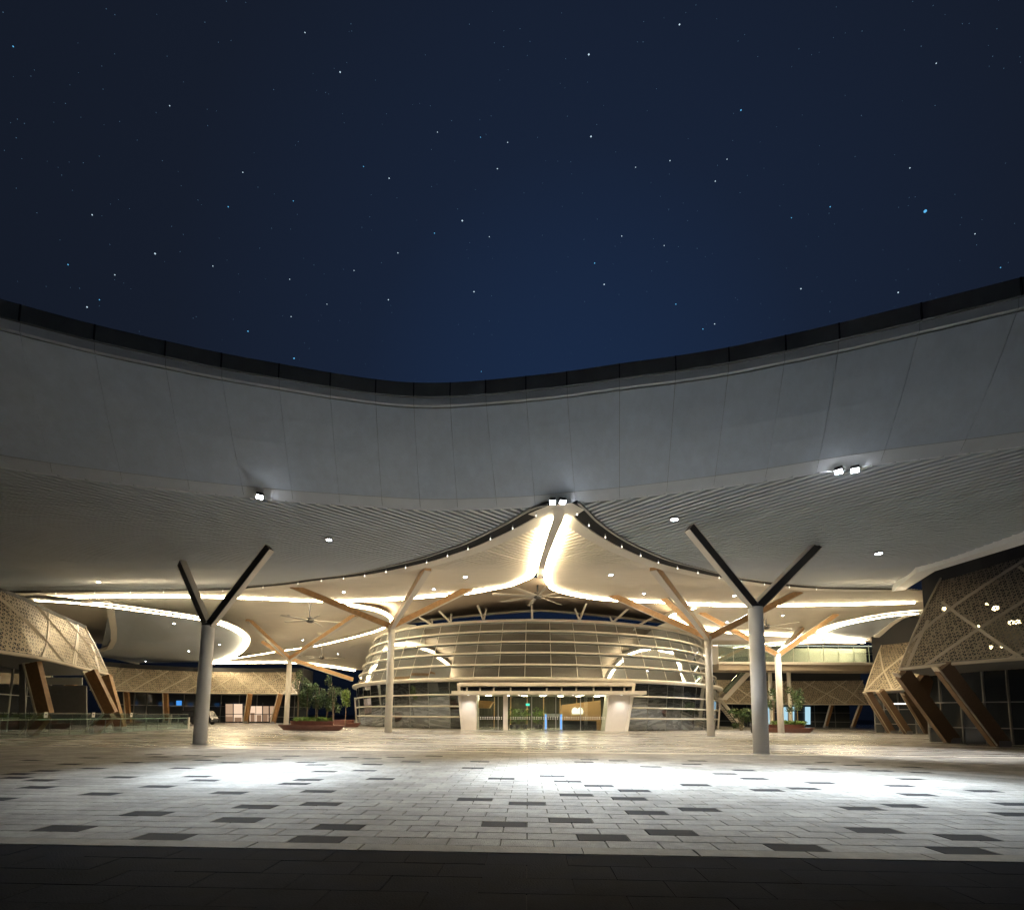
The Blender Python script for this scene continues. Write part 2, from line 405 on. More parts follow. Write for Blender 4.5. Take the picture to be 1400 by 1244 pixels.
# edge course towards the dark roadway
for i in range(-13, 14):
    MB().box((i * 1.35 + rnd.uniform(-.01, .01), Y0 - .16, -.02), 1.335, .29, .05).build('edge_stone', 'kerb_stone', pl)
rd = MB().quad((-40, -8, -.012), (40, -8, -.012), (40, Y0 - .31, -.012), (-40, Y0 - .31, -.012)).build('roadway', 'road_joint'); tag(rd, kind='structure')
me_r = bpy.data.meshes.new('road_slab'); bb = MB().box((0, 0, -.025), .893, .443, .05); me_r.from_pydata(bb.v, [], bb.f); me_r.materials.append(MATS['road_stone'])
for j in range(0, 10):
    for i in range(-12, 13):
        x = i * .9 + (.45 if j % 2 else 0); y = Y0 - .31 - .23 - j * .45
        if y < 1.5 or abs(x) > y * 1.1 + 1: continue
        o = bpy.data.objects.new('road_slab', me_r); C.objects.link(o); o.parent = rd; o.location = (x, y, -.002 + rnd.uniform(-.002, .002))
# floor under the canopy
def floor_mat():
    m = mat('hall_floor', (0.36, 0.315, 0.26), 0.3, bump=0.0); N = m.node_tree.nodes; L = m.node_tree.links; b = N['Principled BSDF']
    co = N['Texture Coordinate']; br = N.new('ShaderNodeTexBrick'); br.inputs['Scale'].default_value = 1.0
    br.inputs['Brick Width'].default_value = 1.2; br.inputs['Row Height'].default_value = 0.4; br.inputs['Mortar Size'].default_value = 0.012
    br.inputs['Color1'].default_value = (0.345, 0.33, 0.305, 1); br.inputs['Color2'].default_value = (0.26, 0.246, 0.225, 1); br.inputs['Mortar'].default_value = (0.12, 0.1, 0.08, 1)
    L.new(co.outputs['Object'], br.inputs['Vector'])
    nz = N.new('ShaderNodeTexNoise'); nz.inputs['Scale'].default_value = 0.5; nz.inputs['Detail'].default_value = 6
    mp = N.new('ShaderNodeMapping'); mp.inputs['Scale'].default_value = (.35, 2, 1); L.new(co.outputs['Object'], mp.inputs[0]); L.new(mp.outputs[0], nz.inputs['Vector'])
    mr = N.new('ShaderNodeMapRange'); mr.inputs['From Min'].default_value = .3; mr.inputs['From Max'].default_value = .7; mr.inputs['To Min'].default_value = .85; mr.inputs['To Max'].default_value = 1.12
    L.new(nz.outputs['Fac'], mr.inputs['Value'])
    vm = N.new('ShaderNodeVectorMath'); vm.operation = 'SCALE'; L.new(br.outputs['Color'], vm.inputs[0]); L.new(mr.outputs[0], vm.inputs['Scale']); L.new(vm.outputs[0], b.inputs['Base Color'])
    m2 = N.new('ShaderNodeMapRange'); m2.inputs['To Min'].default_value = .12; m2.inputs['To Max'].default_value = .42; L.new(nz.outputs['Fac'], m2.inputs['Value']); L.new(m2.outputs[0], b.inputs['Roughness'])
floor_mat()
fl = MB().quad((-140, Y1, 0), (140, Y1, 0), (140, 170, 0), (-140, 170, 0)).build('hall_floor', 'hall_floor'); tag(fl, kind='structure')
for i in range(-24, 25):
    MB().box((i * 1.4, Y1 + .12, .004), 1.39, .3, .02).build('threshold_stone', 'panel_white' if -18 < i else 'kerb_stone', fl)

# ------------------------------------------------------------------ canopy roof
lowt = [(0,638),(100,653),(200,665),(300,676),(400,685),(500,692),(575,696),(640,696),(720,693),(762,689),(850,681),(940,671),(1040,658),(1130,644),(1200,634),(1300,622),(1400,609)]
upt = [(0,452),(100,478),(200,500),(300,520),(400,537),(450,545),(515,554),(565,558),(615,558),(680,554),(720,550),(777,544),(850,534),(922,525),(995,514),(1072,499),(1140,485),(1250,460),(1400,425)]
topt = [(0,412),(90,435),(215,467),(300,484),(377,501),(450,515),(512,526),(565,528),(615,528),(665,526),(776,516),(850,507),(920,497),(1000,484),(1076,467),(1150,450),(1250,425),(1400,389)]
def LOW(x): return PZ(x, interp(lowt, x), 10.5)
def UP(x): return PZ(x, interp(upt, x), 13.3)
jb = [-420,-220,-60,72,168,260,334,401,465,523,575,626,680,732,787,847,911,975,1045,1115,1202,1310,1440,1600,1800]
jt = [-620,-340,-130,28,130,227,304,382,452,514,566,616,665,720,776,847,923,995,1072,1145,1255,1390,1550,1760,2000]
apexL = LOW(762)
can = thing('canopy_roof', (1.5, 30, 0), 'huge white wave-shaped canopy roof with slatted underside and glowing cove lights', 'canopy roof')
def rail_of(tab, js, fn, n=5):       # smooth plan curve through the joints
    return smooth([fn(x) for x in js], n)
lo_c = rail_of(lowt, jb, LOW); up_c = rail_of(upt, jt, UP)
OUT = []                              # outward (towards the open side) unit vectors
for i in range(len(lo_c)):
    d = up_c[i] - lo_c[i]; d.z = 0; OUT.append(d.normalized())
n5 = 5
for k in range(len(jb) - 1):
    ii = list(range(k * n5, (k + 1) * n5 + 1)); mb = MB(); L0, U0 = [], []
    for q, i in enumerate(ii):
        a = lo_c[i] + OUT[i] * .40 + Vector((0, 0, .29)); b = up_c[i].copy()
        tgt = (lo_c[ii[1]] if q == 0 else lo_c[ii[-2]])
        if q == 0 or q == len(ii) - 1:
            sh = (tgt - lo_c[i]).normalized() * .006; a = a + sh; b = b + sh
        L0.append(a); U0.append(b)
    nrm = (U0[0] - L0[0]).cross(L0[1] - L0[0]).normalized()
    if nrm.z > 0: nrm = -nrm
    m = len(ii); NV = 4; vs = []; fs = []
    for q in range(m):
        for j in range(NV + 1):
            t = j / NV; vs.append(lerp(L0[q], U0[q], t) + nrm * (.10 * math.sin(math.pi * t)))
    for q in range(m):
        for j in range(NV + 1): vs.append(vs[q * (NV + 1) + j] - nrm * .06)
    off = m * (NV + 1)
    for q in range(m - 1):
        for j in range(NV):
            a = q * (NV + 1) + j; fs += [(a, a + 1, a + NV + 2, a + NV + 1)]
    for q in (0, m - 1):
        for j in range(NV):
            a = q * (NV + 1) + j; fs.append((a, a + 1, a + 1 + off, a + off))
    mb.add(vs, fs); mb.build('fascia_panel', 'fascia', can)
    def prof(name, m_, pr):           # profile swept along the joint interval: (outward, z, from lower/upper)
        mb = MB(); base = [lo_c[i] if pr[0] == 'l' else up_c[i] for i in ii]
        cols = len(pr[1])
        for q, i in enumerate(ii):
            e = .004 if q == 0 else (-.004 if q == m - 1 else 0)
            sh = (base[min(q + 1, m - 1)] - base[max(q - 1, 0)]).normalized() * e
            for o_, z in pr[1]: mb.v.append(base[q] + sh + OUT[i] * o_ + Vector((0, 0, z)))
        for q in range(m - 1):
            for c in range(cols - 1): mb.f.append((q * cols + c, q * cols + c + 1, (q + 1) * cols + c + 1, (q + 1) * cols + c))
        return mb.build(name, m_, can)
    prof('fascia_lip', 'fascia_lip', ('l', [(-.05, .1), (-.02, -.04), (.03, -.03), (.40, .28)]))
    prof('rim_strip', 'fascia_lip', ('u', [(-.05, .05), (.08, .07), (.12, .34), (.0, .36)]))
    prof('rim_gutter', 'gutter_dark', ('u', [(.0, .33), (.2, .36), (.24, .88), (.1, .9), (-.6, .8)]))
    i = ii[0]; p = up_c[i] + OUT[i] * .24
    MB().beam(p + Vector((0, 0, .34)), p + Vector((0, 0, .88)), .035, .05, OUT[i]).build('gutter_bracket', 'seam_dark', can)
# backing behind fascia joints
mb = MB()
for i in range(len(lo_c)):
    mb.v += [lo_c[i] + Vector((0, 0, .42)), up_c[i] - OUT[i] * .25 + Vector((0, 0, .1)), up_c[i] - OUT[i] * .5 + Vector((0, 0, .9)), lo_c[i] - OUT[i] * 3 + Vector((0, 0, 3.0))]
for i in range(len(lo_c) - 1):
    for c in range(3): mb.f.append((i * 4 + c, i * 4 + c + 1, i * 4 + c + 5, i * 4 + c + 4))
mb.build('fascia_backing', 'gutter_dark', can)

seamL_px = [(754,691),(733,697),(701,715),(670.7,730),(640,744),(612,753.6),(583.6,763),(528,776),(470,786),(400,795),(340,801),(308,804),(200,806),(100,807),(0,808.5)]
seamR_px = [(780,687),(792,698),(805,710.7),(827.5,727.4),(850,740.7),(875.7,753),(900,763),(926,771),(954,777.6),(983,784.6),(1013,790),(1045,794.7),(1079,798.5),(1116,801.5),(1170,803),(1212,803.5),(1228,804)]
AL_px = [(754,702),(746,724),(739,746),(732,773),(723.5,786.5),(706,794.5),(686.8,800),(643,808.5),(600,812.5),(540,817.5),(470,820),(420,819.5),(340,816),(270,814),(150,814),(42,816)]
AR_px = [(773,702),(766,719),(758.5,741),(749,768),(745.5,786),(751,798),(765,806),(802.5,814.5),(846,819),(910,821.5),(942,824),(1017,826.5),(1100,825.5),(1180,824),(1250,822)]
BL_px = [(38.6,816),(103,820),(180,829),(257,840),(298,848),(326.5,861),(337,874),(329,889),(308.6,899.5),(290.5,904.6)]
BL_z = [13.0,12.4,11.7,11.1,10.8,10.6,10.5,10.5,10.5,10.5]
CL_px = [(296,902.5),(340,895.5),(386,888),(431.6,881.5),(484.7,869),(515,860.5),(532,852),(537,845.5),(528,837.5),(509,831),(480,826),(456,823.5)]
DL_px = [(292,905.5),(340,905),(398,905),(448.5,910),(484.7,916)]
BR_px = [(1262,833.7),(1212.6,838),(1156,849),(1131,857),(1123,862.5),(1130,868),(1156,872),(1181.6,874.5)]
BR_z = [12.2,11.5,10.9,10.6,10.5,10.5,10.5,10.5]
CR_px = [(1180,876),(1140,872.5),(1099.6,869),(1045,866),(1015,865),(993,862.6),(963,858.5),(942,855),(922,848),(916,841),(930,834),(950,829)]
DR_px = [(1180,877),(1130,875.5),(1072,879),(1026,883.6),(990,888.5),(960,893)]
seamL = smooth([CE(*p) for p in seamL_px], 3); seamR = smooth([CE(*p) for p in seamR_px], 3)
AL = smooth([CE(*p) for p in AL_px], 4); AR = smooth([CE(*p) for p in AR_px], 4)
CL = smooth([CE(*p) for p in CL_px], 4); CR = smooth([CE(*p) for p in CR_px], 4)
DL = smooth([CE(*p) for p in DL_px], 4); DR = smooth([CE(*p) for p in DR_px], 4)
BL = smooth([PZ(*p, z) for p, z in zip(BL_px, BL_z)], 4); BR = smooth([PZ(*p, z) for p, z in zip(BR_px, BR_z)], 4)
zfun = lambda x, y: zc(y)
apx = min(range(len(lo_c)), key=lambda i: (lo_c[i] - seamL[0]).length)
frontL = [p for p in lo_c if p.x < seamL[0].x - .05]
frontR = [p for p in lo_c if p.x > seamR[0].x + .05]
leftend = Vector((-75, 52, 0))
polyL = frontL + seamL + [leftend, Vector((-75, frontL[0].y, 0))]
kR = [p for p in frontR if p.x < 24.0]
edgeR = [Vector((24.3, kR[-1].y, 0)), PZ(1400, 730, 10.5), PZ(1264, 769, 10.9), PZ(1228, 804, zc(44))]
polyR = list(reversed([seamR[0]] + kR)) + seamR + list(reversed(edgeR))
def lvl(pts): return [Vector((p.x, p.y, zc(p.y))) for p in pts]
for poly, dr in ((polyL, (1, 1)), (polyR, (-1, 1))):
    sheet(poly, lambda x, y: zc(y) + .12, 3.0).build('ceiling_backing', 'slat_back', can, True)
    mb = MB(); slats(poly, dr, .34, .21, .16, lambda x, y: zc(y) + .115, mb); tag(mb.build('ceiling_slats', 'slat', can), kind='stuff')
# lit petals between the seam and the cove
petL = seamL + list(reversed(AL)); petR = seamR + [CE(1292, 811), CE(1275, 824)] + list(reversed(AR))
for poly, dr in ((petL, (1, 1)), (petR, (-1, 1))):
    sheet(poly, lambda x, y: zc(y) + .10, 3.0).build('ceiling_backing', 'slat_back', can, True)
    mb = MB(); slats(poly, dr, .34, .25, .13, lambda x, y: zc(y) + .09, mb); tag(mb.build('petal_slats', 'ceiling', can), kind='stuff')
# ceilings behind the coves
inL = list(reversed(AL[8 * 4:])) ; 
far_l = [Vector((-75, 60, 0)), Vector((-75, 125, 0))]
midL = AL[9 * 4:] + [Vector((-75, 51, 0))] + far_l + DL + [Vector((-24, 128, 0)), Vector((-15, 85, 0)), Vector((-15, 66, 0))] + CL[6 * 4:]
midR = AR[9 * 4:] + [Vector((62, 50, 0)), Vector((66, 90, 0))] + DR + [Vector((18, 88, 0)), Vector((17, 66, 0))] + CR[8 * 4:]
for poly in (midL, midR):
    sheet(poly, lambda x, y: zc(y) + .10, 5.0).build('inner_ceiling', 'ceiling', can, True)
# raised ceiling over the drum
hw = [(38, 1.6), (43, 2.0), (46, 4), (48, 8), (49.6, 12), (51, 17), (53, 23), (56, 25), (62, 25), (68, 27), (76, 36)]
cz = [(38.5, 12.25), (40, 12.75), (50, 14.6), (62, 16.2), (74, 17.3)]
mb = MB(); NY, NX = 30, 24
for j in range(NY + 1):
    y = lerp(39.0, 73, j / NY); W_ = interp(hw, y); ztop = interp(cz, y); zb = zc(y) + .12
    for i in range(NX + 1):
        u = -1 + 2 * i / NX; mb.v.append(Vector((1.6 + u * W_, y, zb + (ztop - zb) * (1 - abs(u) ** 1.25))))
for j in range(NY):
    for i in range(NX):
        a = j * (NX + 1) + i; mb.f.append((a, a + NX + 1, a + NX + 2, a + 1))
mb.build('raised_ceiling', 'dome', can, True)
e = mb.v[-(NX + 1):]
MB().strip([Vector(p) for p in e], .35, .3).build('raised_ceiling_edge', 'border', can)
# seam channel, pale borders
for sm, sd in ((seamL, -1), (seamR, 1)):
    MB().strip(lvl(sm), .62, .16, .06).build('seam_channel', 'seam_dark', can)
    MB().strip(lvl(sm), .10, .10, -.03, sd * .36).build('seam_trim', 'steel_mid', can)
    MB().strip(lvl(sm), .70, .12, .02, -sd * .72).build('petal_border', 'border', can)
MB().strip(lvl([kR[-1], edgeR[0], edgeR[1], edgeR[2], edgeR[3]]), .9, .5, .15).build('canopy_border', 'fascia_lip', can)
# spine
sp = smooth([CE(762.5, 690), CE(763.5, 702), CE(756, 722), CE(748.5, 744), CE(740.5, 768), CE(737.5, 786)], 5)
mb = MB(); m = len(sp)
for i, p in enumerate(sp):
    ww = lerp(.26, .15, i / (m - 1))
    for x, z in ((-ww, .1), (-ww, -.22), (ww, -.22), (ww, .1)): mb.v.append(p + Vector((x, 0, z)))
for i in range(m - 1):
    for c in range(3): mb.f.append((i * 4 + c, i * 4 + c + 1, i * 4 + c + 5, i * 4 + c + 4))
mb.f.append((m * 4 - 4, m * 4 - 3, m * 4 - 2, m * 4 - 1)); mb.build('spine_beam', 'border', can)
ap = [PZ(x, y, 10.36) for x, y in ((722, 703), (735, 697), (752, 690.5), (782, 687.5), (799, 697), (784, 707), (773, 704), (768, 711), (758, 711), (753.5, 704), (738, 708))]
sheet(ap, lambda x, y: 10.36, 2.0).build('apex_plate', 'border', can)
# cove strips
def cove(pts, wd, par, dz=-.16):
    return MB().strip(pts, wd, .05, dz).build('cove_light', 'cove', par)
cove(lvl(AL), .24, can); cove(lvl(AR), .24, can); cove(lvl(CL[2:]), .28, can); cove(lvl(CR), .28, can); cove(lvl(DL), .6, can); cove(lvl(DR), .4, can)
for pts in (CL, CR): MB().strip(lvl(pts), .3, .3, .05, .5).build('cove_edge', 'border', can)
for pts, s_ in ((DL, -1), (DR, 1)): MB().strip(lvl(pts), 1.0, .3, .05, s_ * 1.6).build('cove_edge', 'border', can)

# lower leaf canopies at both sides
def leaf(edge, back, zb, name, label):
    t = thing(name, (back[0][0], back[0][1], 0), label, 'canopy')
    outline = edge + [Vector((p[0], p[1], zb)) for p in back]
    tab = [(p.x, p.y, p.z) for p in edge]
    def zf(x, y):
        best = sorted(((x - a) ** 2 + (y - b) ** 2 + .5, c) for a, b, c in tab)[:4]
        return sum(c / d for d, c in best) / sum(1 / d for d, c in best)
    sheet(outline, zf, 3.5).build('leaf_ceiling', 'slat', t, True)
    MB().strip(edge, .9, .06, .02).build('leaf_edge', 'border', t)
    cove([p for p in edge][1:], .24, t, -.30)
    b = smooth([edge[0]] + [Vector((p[0], p[1], zf(p[0], p[1]))) for p in reversed(back)], 5)
    MB().strip(b, .6, .3, .05).build('leaf_border', 'border', t)
    return t
leafL = leaf(BL, [(-70, 88), (-70, 60), tuple(PZ(138, 888, 10.5))[:2], tuple(PZ(149, 855, 10.5))[:2], tuple(PZ(123, 836, 11.2))[:2], tuple(PZ(60, 824, 12))[:2]], 10.8, 'leaf_canopy', 'low dark canopy leaf reaching over the building with the glass balustrade')
leafR = leaf(BR, [tuple(PZ(1198, 868, 10.5))[:2], tuple(PZ(1249, 860, 10.5))[:2], (46, 50)], 10.8, 'leaf_canopy', 'low dark canopy leaf beside the slanted screens next to the bridge')

# ------------------------------------------------------------------ lamps of the canopy
def floodlight(px, py, aim, power, label, size=50):
    p = PZ(px, py, 10.55)
    t = thing('floodlight', p, label, 'floodlight', 'floodlights on the canopy lip')
    d = (Vector(aim) - p).normalized(); q = p + Vector((0, -.12, -.05))
    MB().beam(p + Vector((0, .1, .05)), q, .06, .06).build('bracket', 'steel_mid', t)
    MB().beam(q, q + d * .16, .26, .2).build('housing', 'steel_dark', t)
    f = q + d * .165; MB().beam(f, f + d * .02, .22, .16).build('lens', 'lamp_flood', t)
    spot('flood_core', q + d * .6, aim, power * .56, 36, 1.0, (.80, .91, 1.0), t, .12)
    spot('flood_spread', q + d * .6, aim, power * .25, 66, 1.0, (.80, .91, 1.0), t, .12)
floodlight(357, 676, (-7.2, 14.4, 0), 25000, 'single white floodlight on the canopy lip, alone on its stretch')
floodlight(755, 683, (1.2, 14.8, 0), 19000, 'left one of the twin white floodlights where the spine beam meets the lip')
floodlight(768, 683, (2.9, 14.8, 0), 19000, 'right one of the twin white floodlights where the spine beam meets the lip')
floodlight(1144, 641, (7.4, 13.8, 0), 14500, 'inner one of two paired floodlights spaced along the lip beyond the forked pillar')
floodlight(1165, 639, (9.6, 13.4, 0), 14500, 'outer one of two paired floodlights spaced along the lip beyond the forked pillar')
def downlight(px, py, power, label, group, r=.13, fn=CE, size=75, warm=(1, .98, .95)):
    p = fn(px, py); p.z -= .02
    t = thing('downlight', p, label, 'downlight', group)
    MB().lathe([(r * 1.5, 0.0), (r * 1.5, -.1), (r * 1.15, -.1), (r * 1.1, -.06)], p, 12).build('rim', 'steel_mid', t)
    MB().lathe([(.001, -.085), (r, -.085), (r, -.1), (.001, -.1)], p, 10).build('lens', 'lamp_cool', t)
    if power: spot('downlight_beam', p + Vector((0, 0, -.15)), p + Vector((0, 0, -5)), power, size, .6, warm, t, .08)
G1 = 'downlights in the grey front ceiling'; G2 = 'downlights in the lit inner ceiling'; G3 = 'downlights in the low dark canopy'
downlight(450, 735, 4500, 'bright downlight in grey slats between the single floodlight and the dark channel', G1, .12)
downlight(922, 707, 2500, 'bright downlight in grey slats just above the fork of the pillar', G1, .14)
downlight(1201, 754, 7000, 'bright downlight in grey slats near the pale canopy border', G1, .15)
downlight(135, 794, 1200, 'lone downlight in grey slats close to the dark channel, far from the pillars', G1, .12)
for px, py in ((636, 787), (470, 808), (593, 804), (835, 784), (880, 810), (1004, 813), (395, 841), (414, 874), (462, 893), (1070, 840), (994, 849)):
    downlight(px, py, 4200, 'tiny downlight in the warmly lit slatted ceiling', G2, .12, CE, 95)
for px, py in ((238, 851), (258, 889), (199, 903), (300, 880)):
    downlight(px, py, 250, 'tiny downlight in the low dark canopy leaf', G3, .1, lambda a, b: PZ(a, b, 10.45))
def channel_light(p, label, group):
    t = thing('channel_light', p, label, 'spotlight', group)
    MB().beam(p, p + Vector((0, 0, -.16)), .04, .04).build('bracket', 'steel_mid', t)
    q = p + Vector((0, 0, -.2)); MB().beam(q + Vector((0, 0, .05)), q + Vector((0, -.05, -.03)), .05, .05).build('head', 'lamp_small', t)
for sm, spx, lb in ((seamL, [733,701,670.7,640,612,583.6,555,528,499,470,440,408,360,305,224,179,130,77,18], 'small spotlight bracketed in the dark channel curving towards the glass balustrade'),
                    (seamR, [789,805,827.5,850,875.7,900,926,954,983,1013,1045,1079,1116], 'small spotlight bracketed in the dark channel curving behind the forked grey pillar with black arms')):
    tab = sorted((proj(p)[0], i) for i, p in enumerate(sm))
    for x in spx:
        i = interp(tab, x); a = int(max(0, min(len(sm) - 2, math.floor(i)))); p = lerp(sm[a], sm[a + 1], i - a)
        channel_light(Vector((p.x, p.y, zc(p.y) - .08)), lb, 'spotlights in the dark ceiling channels')

# ------------------------------------------------------------------ forked columns
def tree_column(base, jz, rad, arms, cm, am, label, group, aw=.42, ah=.5):
    t = thing('forked_column', base, label, 'column', group); b = Vector(base)
    top = b + Vector((0, 0, jz))
    MB().lathe([(rad, 0.02), (rad * .985, jz * .5), (rad * .95, jz)], b, 28).build('post', cm, t, True)
    MB().lathe([(rad * 1.25, 0), (rad * 1.25, .02), (rad * 1.02, .03)], b, 28).build('base_ring', 'steel_mid', t)
    MB().lathe([(rad * .97, jz), (rad * .97, jz + .06), (rad * .7, jz + .12)], b, 28).build('post_cap', 'steel_dark' if am == 'timber_dark' else cm, t)
    for a in arms:
        a = Vector(a); d = (a - top).normalized(); s0 = top + d * rad * .3 + Vector((0, 0, -.05))
        h = Vector((d.x, d.y, 0)).normalized(); sd = Vector((-h.y, h.x, 0)); upv = sd.cross(d)
        ar = MB().beam(s0, a + d * .3, aw * .8, ah, sd.cross(d), aw, ah).build('arm', am, t)
        for sg in (-1, 1):
            q = upv.normalized() * sg * (ah * .5 + .02)
            MB().beam(s0 + q, a + d * .3 + q, aw * .85, .04, upv, aw * 1.05, .04).build('arm_flange', 'arm_edge', ar)
G = 'forked columns carrying the canopy'
bR = PZ(1041, 1030, 0); bL = PZ(273, 1017, 0)
tree_column(bR, 6.85, .345, [PY(948, 728, bR.y - 1.5), PY(1117, 745, bR.y + 2.0)], 'column_grey', 'timber_dark', 'thick grey pillar with two black arms, in front of planter with two small trees', G, .32, .37)
tree_column(bL, 6.25, .33, [PY(250, 774, bL.y + 2.0), PY(364, 755, bL.y - 1.0)], 'column_grey', 'timber_dark', 'thick grey pillar with two black arms beside the glass balustrade', G, .32, .37)
DC = 46.0
b = PY(530.5, 1003, DC); b.z = 0
tree_column(b, PY(533, 856, DC).z, .33, [CE(403, 802.5), CE(584, 777), CE(641, 804.5)], 'column_white', 'timber_warm', 'slim white column with orange lit arms, left of the drum entrance', G, .4, .5)
b = PY(972, 1005, DC); b.z = 0
tree_column(b, PY(967, 871, DC).z, .33, [CE(894.6, 776.5), CE(838, 814), CE(909, 818), CE(1091, 809.5)], 'column_white', 'timber_warm', 'slim white column with four orange lit arms at the edge of the glass drum', G, .4, .5)
b = PY(391, 992, 75); b.z = 0
tree_column(b, PY(394, 900, 75).z, .36, [CE(340, 848), CE(486, 841), CE(360, 877), PY(480, 928, 84)], 'column_white', 'timber_warm', 'slim white column behind the planter with tall shrubs', G, .45, .55)
b = PY(1068, 1001, 58); b.z = 0
tree_column(b, PY(1064, 895, 58).z, .34, [CE(960, 839), CE(1141, 841), CE(1096, 859)], 'column_white', 'timber_warm', 'slim white column in front of the glazed bridge', G, .42, .5)

# ------------------------------------------------------------------ ceiling fans
def fan(px_rod, px_hub, y, rad, label, blades=6, tilt=0):
    top = PY(*px_rod, y); hub = PY(*px_hub, y)
    t = thing('ceiling_fan', top, label, 'ceiling fan', 'big fans under the canopy')
    MB().tube([top, hub], .09, 8).build('rod', 'steel_dark', t)
    MB().lathe([(.12, .35), (.38, .25), (.38, -.15), (.2, -.25)], hub, 14).build('motor', 'steel_dark', t)
    for k in range(blades):
        a = tilt + 2 * math.pi * k / blades; d = Vector((math.cos(a), math.sin(a), 0)); s = Vector((-d.y, d.x, .25)).normalized()
        MB().beam(hub + d * .3, hub + d * rad, .34, .06, s.cross(d), .26, .04).build('blade', 'fan_blade', t)
fan((735, 790), (735, 815), 47, 4.3, 'large pale ceiling fan on the axis above the drum rim', 8, .2)
fan((423, 823), (424, 848), 52, 3.3, 'dark ceiling fan hanging between the two slim columns beside the planter', 5, .35)
fan((440, 885), (440, 899), 86, 4.0, 'distant ceiling fan above the planter with tall shrubs', 5, .1)
fan((1047, 846), (1047, 857), 56, 3.6, 'ceiling fan partly hidden behind the pillar with two black arms', 5, .3)

# ------------------------------------------------------------------ glass drum
DX, DY = 1.2, 89.6; EY = 58.9
drum = thing('glass_drum', (DX, DY, 0), 'round glass drum hall ringed by white horizontal tubes, with wide entrance', 'building')
ZB, ZT = 6.0, 13.45
def rad_at(z): return lerp(29.6, 30.2, z / ZB) if z <= ZB else lerp(30.2, 27.6, (z - ZB) / (ZT - ZB))
NP = 60; da = 2 * math.pi / NP
rows = [0.05, 1.45, 2.75, 4.15, 5.75, 6.25, 7.75, 9.25, 10.65, 12.05, 13.35]
def dpt(a, z, off=0.0):
    r = rad_at(z) + off; return Vector((DX + r * math.sin(a), DY - r * math.cos(a), z))
ax = (2.1 - DX) / 30.0
ent0, ent1 = -.16 * 1.0 - .115 + ax + .12, .0
EX0, EX1 = PY(627, 960, 58.8).x, PY(866, 960, 58.8).x
for ri in range(len(rows) - 1):
    if ri == 4: continue
    z0, z1 = rows[ri] + .02, rows[ri + 1] - .02
    for k in range(-13, 14):
        a0, a1 = (k - .5) * da, (k + .5) * da
        p0, p1 = dpt(a0, z0), dpt(a1, z0)
        if ri < 4 and p1.x > PY(651, 960, EY).x + .2 and p0.x < PY(831, 960, EY).x - .2: continue
        j = rnd.uniform(-.010, .010); j2 = rnd.uniform(-.010, .010)
        e = .02 / 30
        A, B, C_, D_ = dpt(a0 + e, z0, j), dpt(a1 - e, z0, j2), dpt(a1 - e, z1, -j), dpt(a0 + e, z1, -j2)
        n = (B - A).cross(D_ - A).normalized() * .03
        MB().hexa([A - n * 0, B, C_, D_][::-1], [q + n for q in (A, B, C_, D_)][::-1]).build('pane', 'drum_glass_low' if ri < 4 else 'drum_glass', drum)
inner = MB().lathe([(rad_at(0) - .3, 0.02), (rad_at(ZB) - .35, ZB), (rad_at(ZT) - .3, ZT - .2), (rad_at(ZT) - 6, ZT + .35)], (DX, DY, 0), 90, -math.pi / 2 + .34, -math.pi / 2 + math.pi * 2 - .32)
inner.build('core_wall', 'dark_back', drum, True)
inner = MB().lathe([(rad_at(ZB) - .35, ZB), (rad_at(ZT) - .3, ZT - .2), (rad_at(ZT) - 6, ZT + .35)], (DX, DY, 0), 30, -math.pi / 2 - .4, -math.pi / 2 + .4)
inner.build('core_wall', 'dark_back', drum, True)
for k in range(-14, 15):
    a = (k + .5) * da
    mb = MB().tube([dpt(a, ZB + .2, .02), dpt(a, ZT, .02)], .035, 6); mb.build('mullion', 'steel_white', drum)
    p = dpt(a, 1)
    if not (EX0 - .3 < p.x < EX1 + .3): MB().tube([dpt(a, .05, .02), dpt(a, ZB, .02)], .035, 6).build('mullion', 'steel_mid', drum)
def ring(z, off, r, name, a0=-1.75, a1=1.75, m='steel_white', n=90):
    return MB().tube([dpt(lerp(a0, a1, i / n), z, off) for i in range(n + 1)], r, 8).build(name, m, drum, True)
for z in rows[6:10]: ring(z, .28, .125, 'rail')
ring(ZT + .02, .2, .19, 'rim_tube')
def ang_of(x): return math.asin((x - DX) / 29.6)
for z in rows[1:4]:
    ring(z, .22, .10, 'rail', -1.75, ang_of(EX0 - .1)); ring(z, .22, .10, 'rail', ang_of(EX1 + .1), 1.75)
n = 90; mb = MB()
for i in range(n + 1):
    a = lerp(-1.8, 1.8, i / n); r = rad_at(ZB)
    for rr, z in ((r - .3, ZB + .28), (r + .62, ZB + .2), (r + .7, ZB + .05), (r + .6, ZB - .18), (r - .3, ZB - .3)):
        mb.v.append(Vector((DX + rr * math.sin(a), DY - rr * math.cos(a), z)))
for i in range(n):
    for c in range(4): mb.f.append((i * 5 + c, i * 5 + c + 1, i * 5 + c + 6, i * 5 + c + 5))
mb.build('belt', 'steel_white', drum, True)
a = ang_of(DX - 28.9) if False else -1.45
for a in (-1.22, 1.22):
    MB().beam(dpt(a, 0.0, .35), dpt(a, 4.3, .35), .35, .25).build('end_post', 'steel_white', drum)
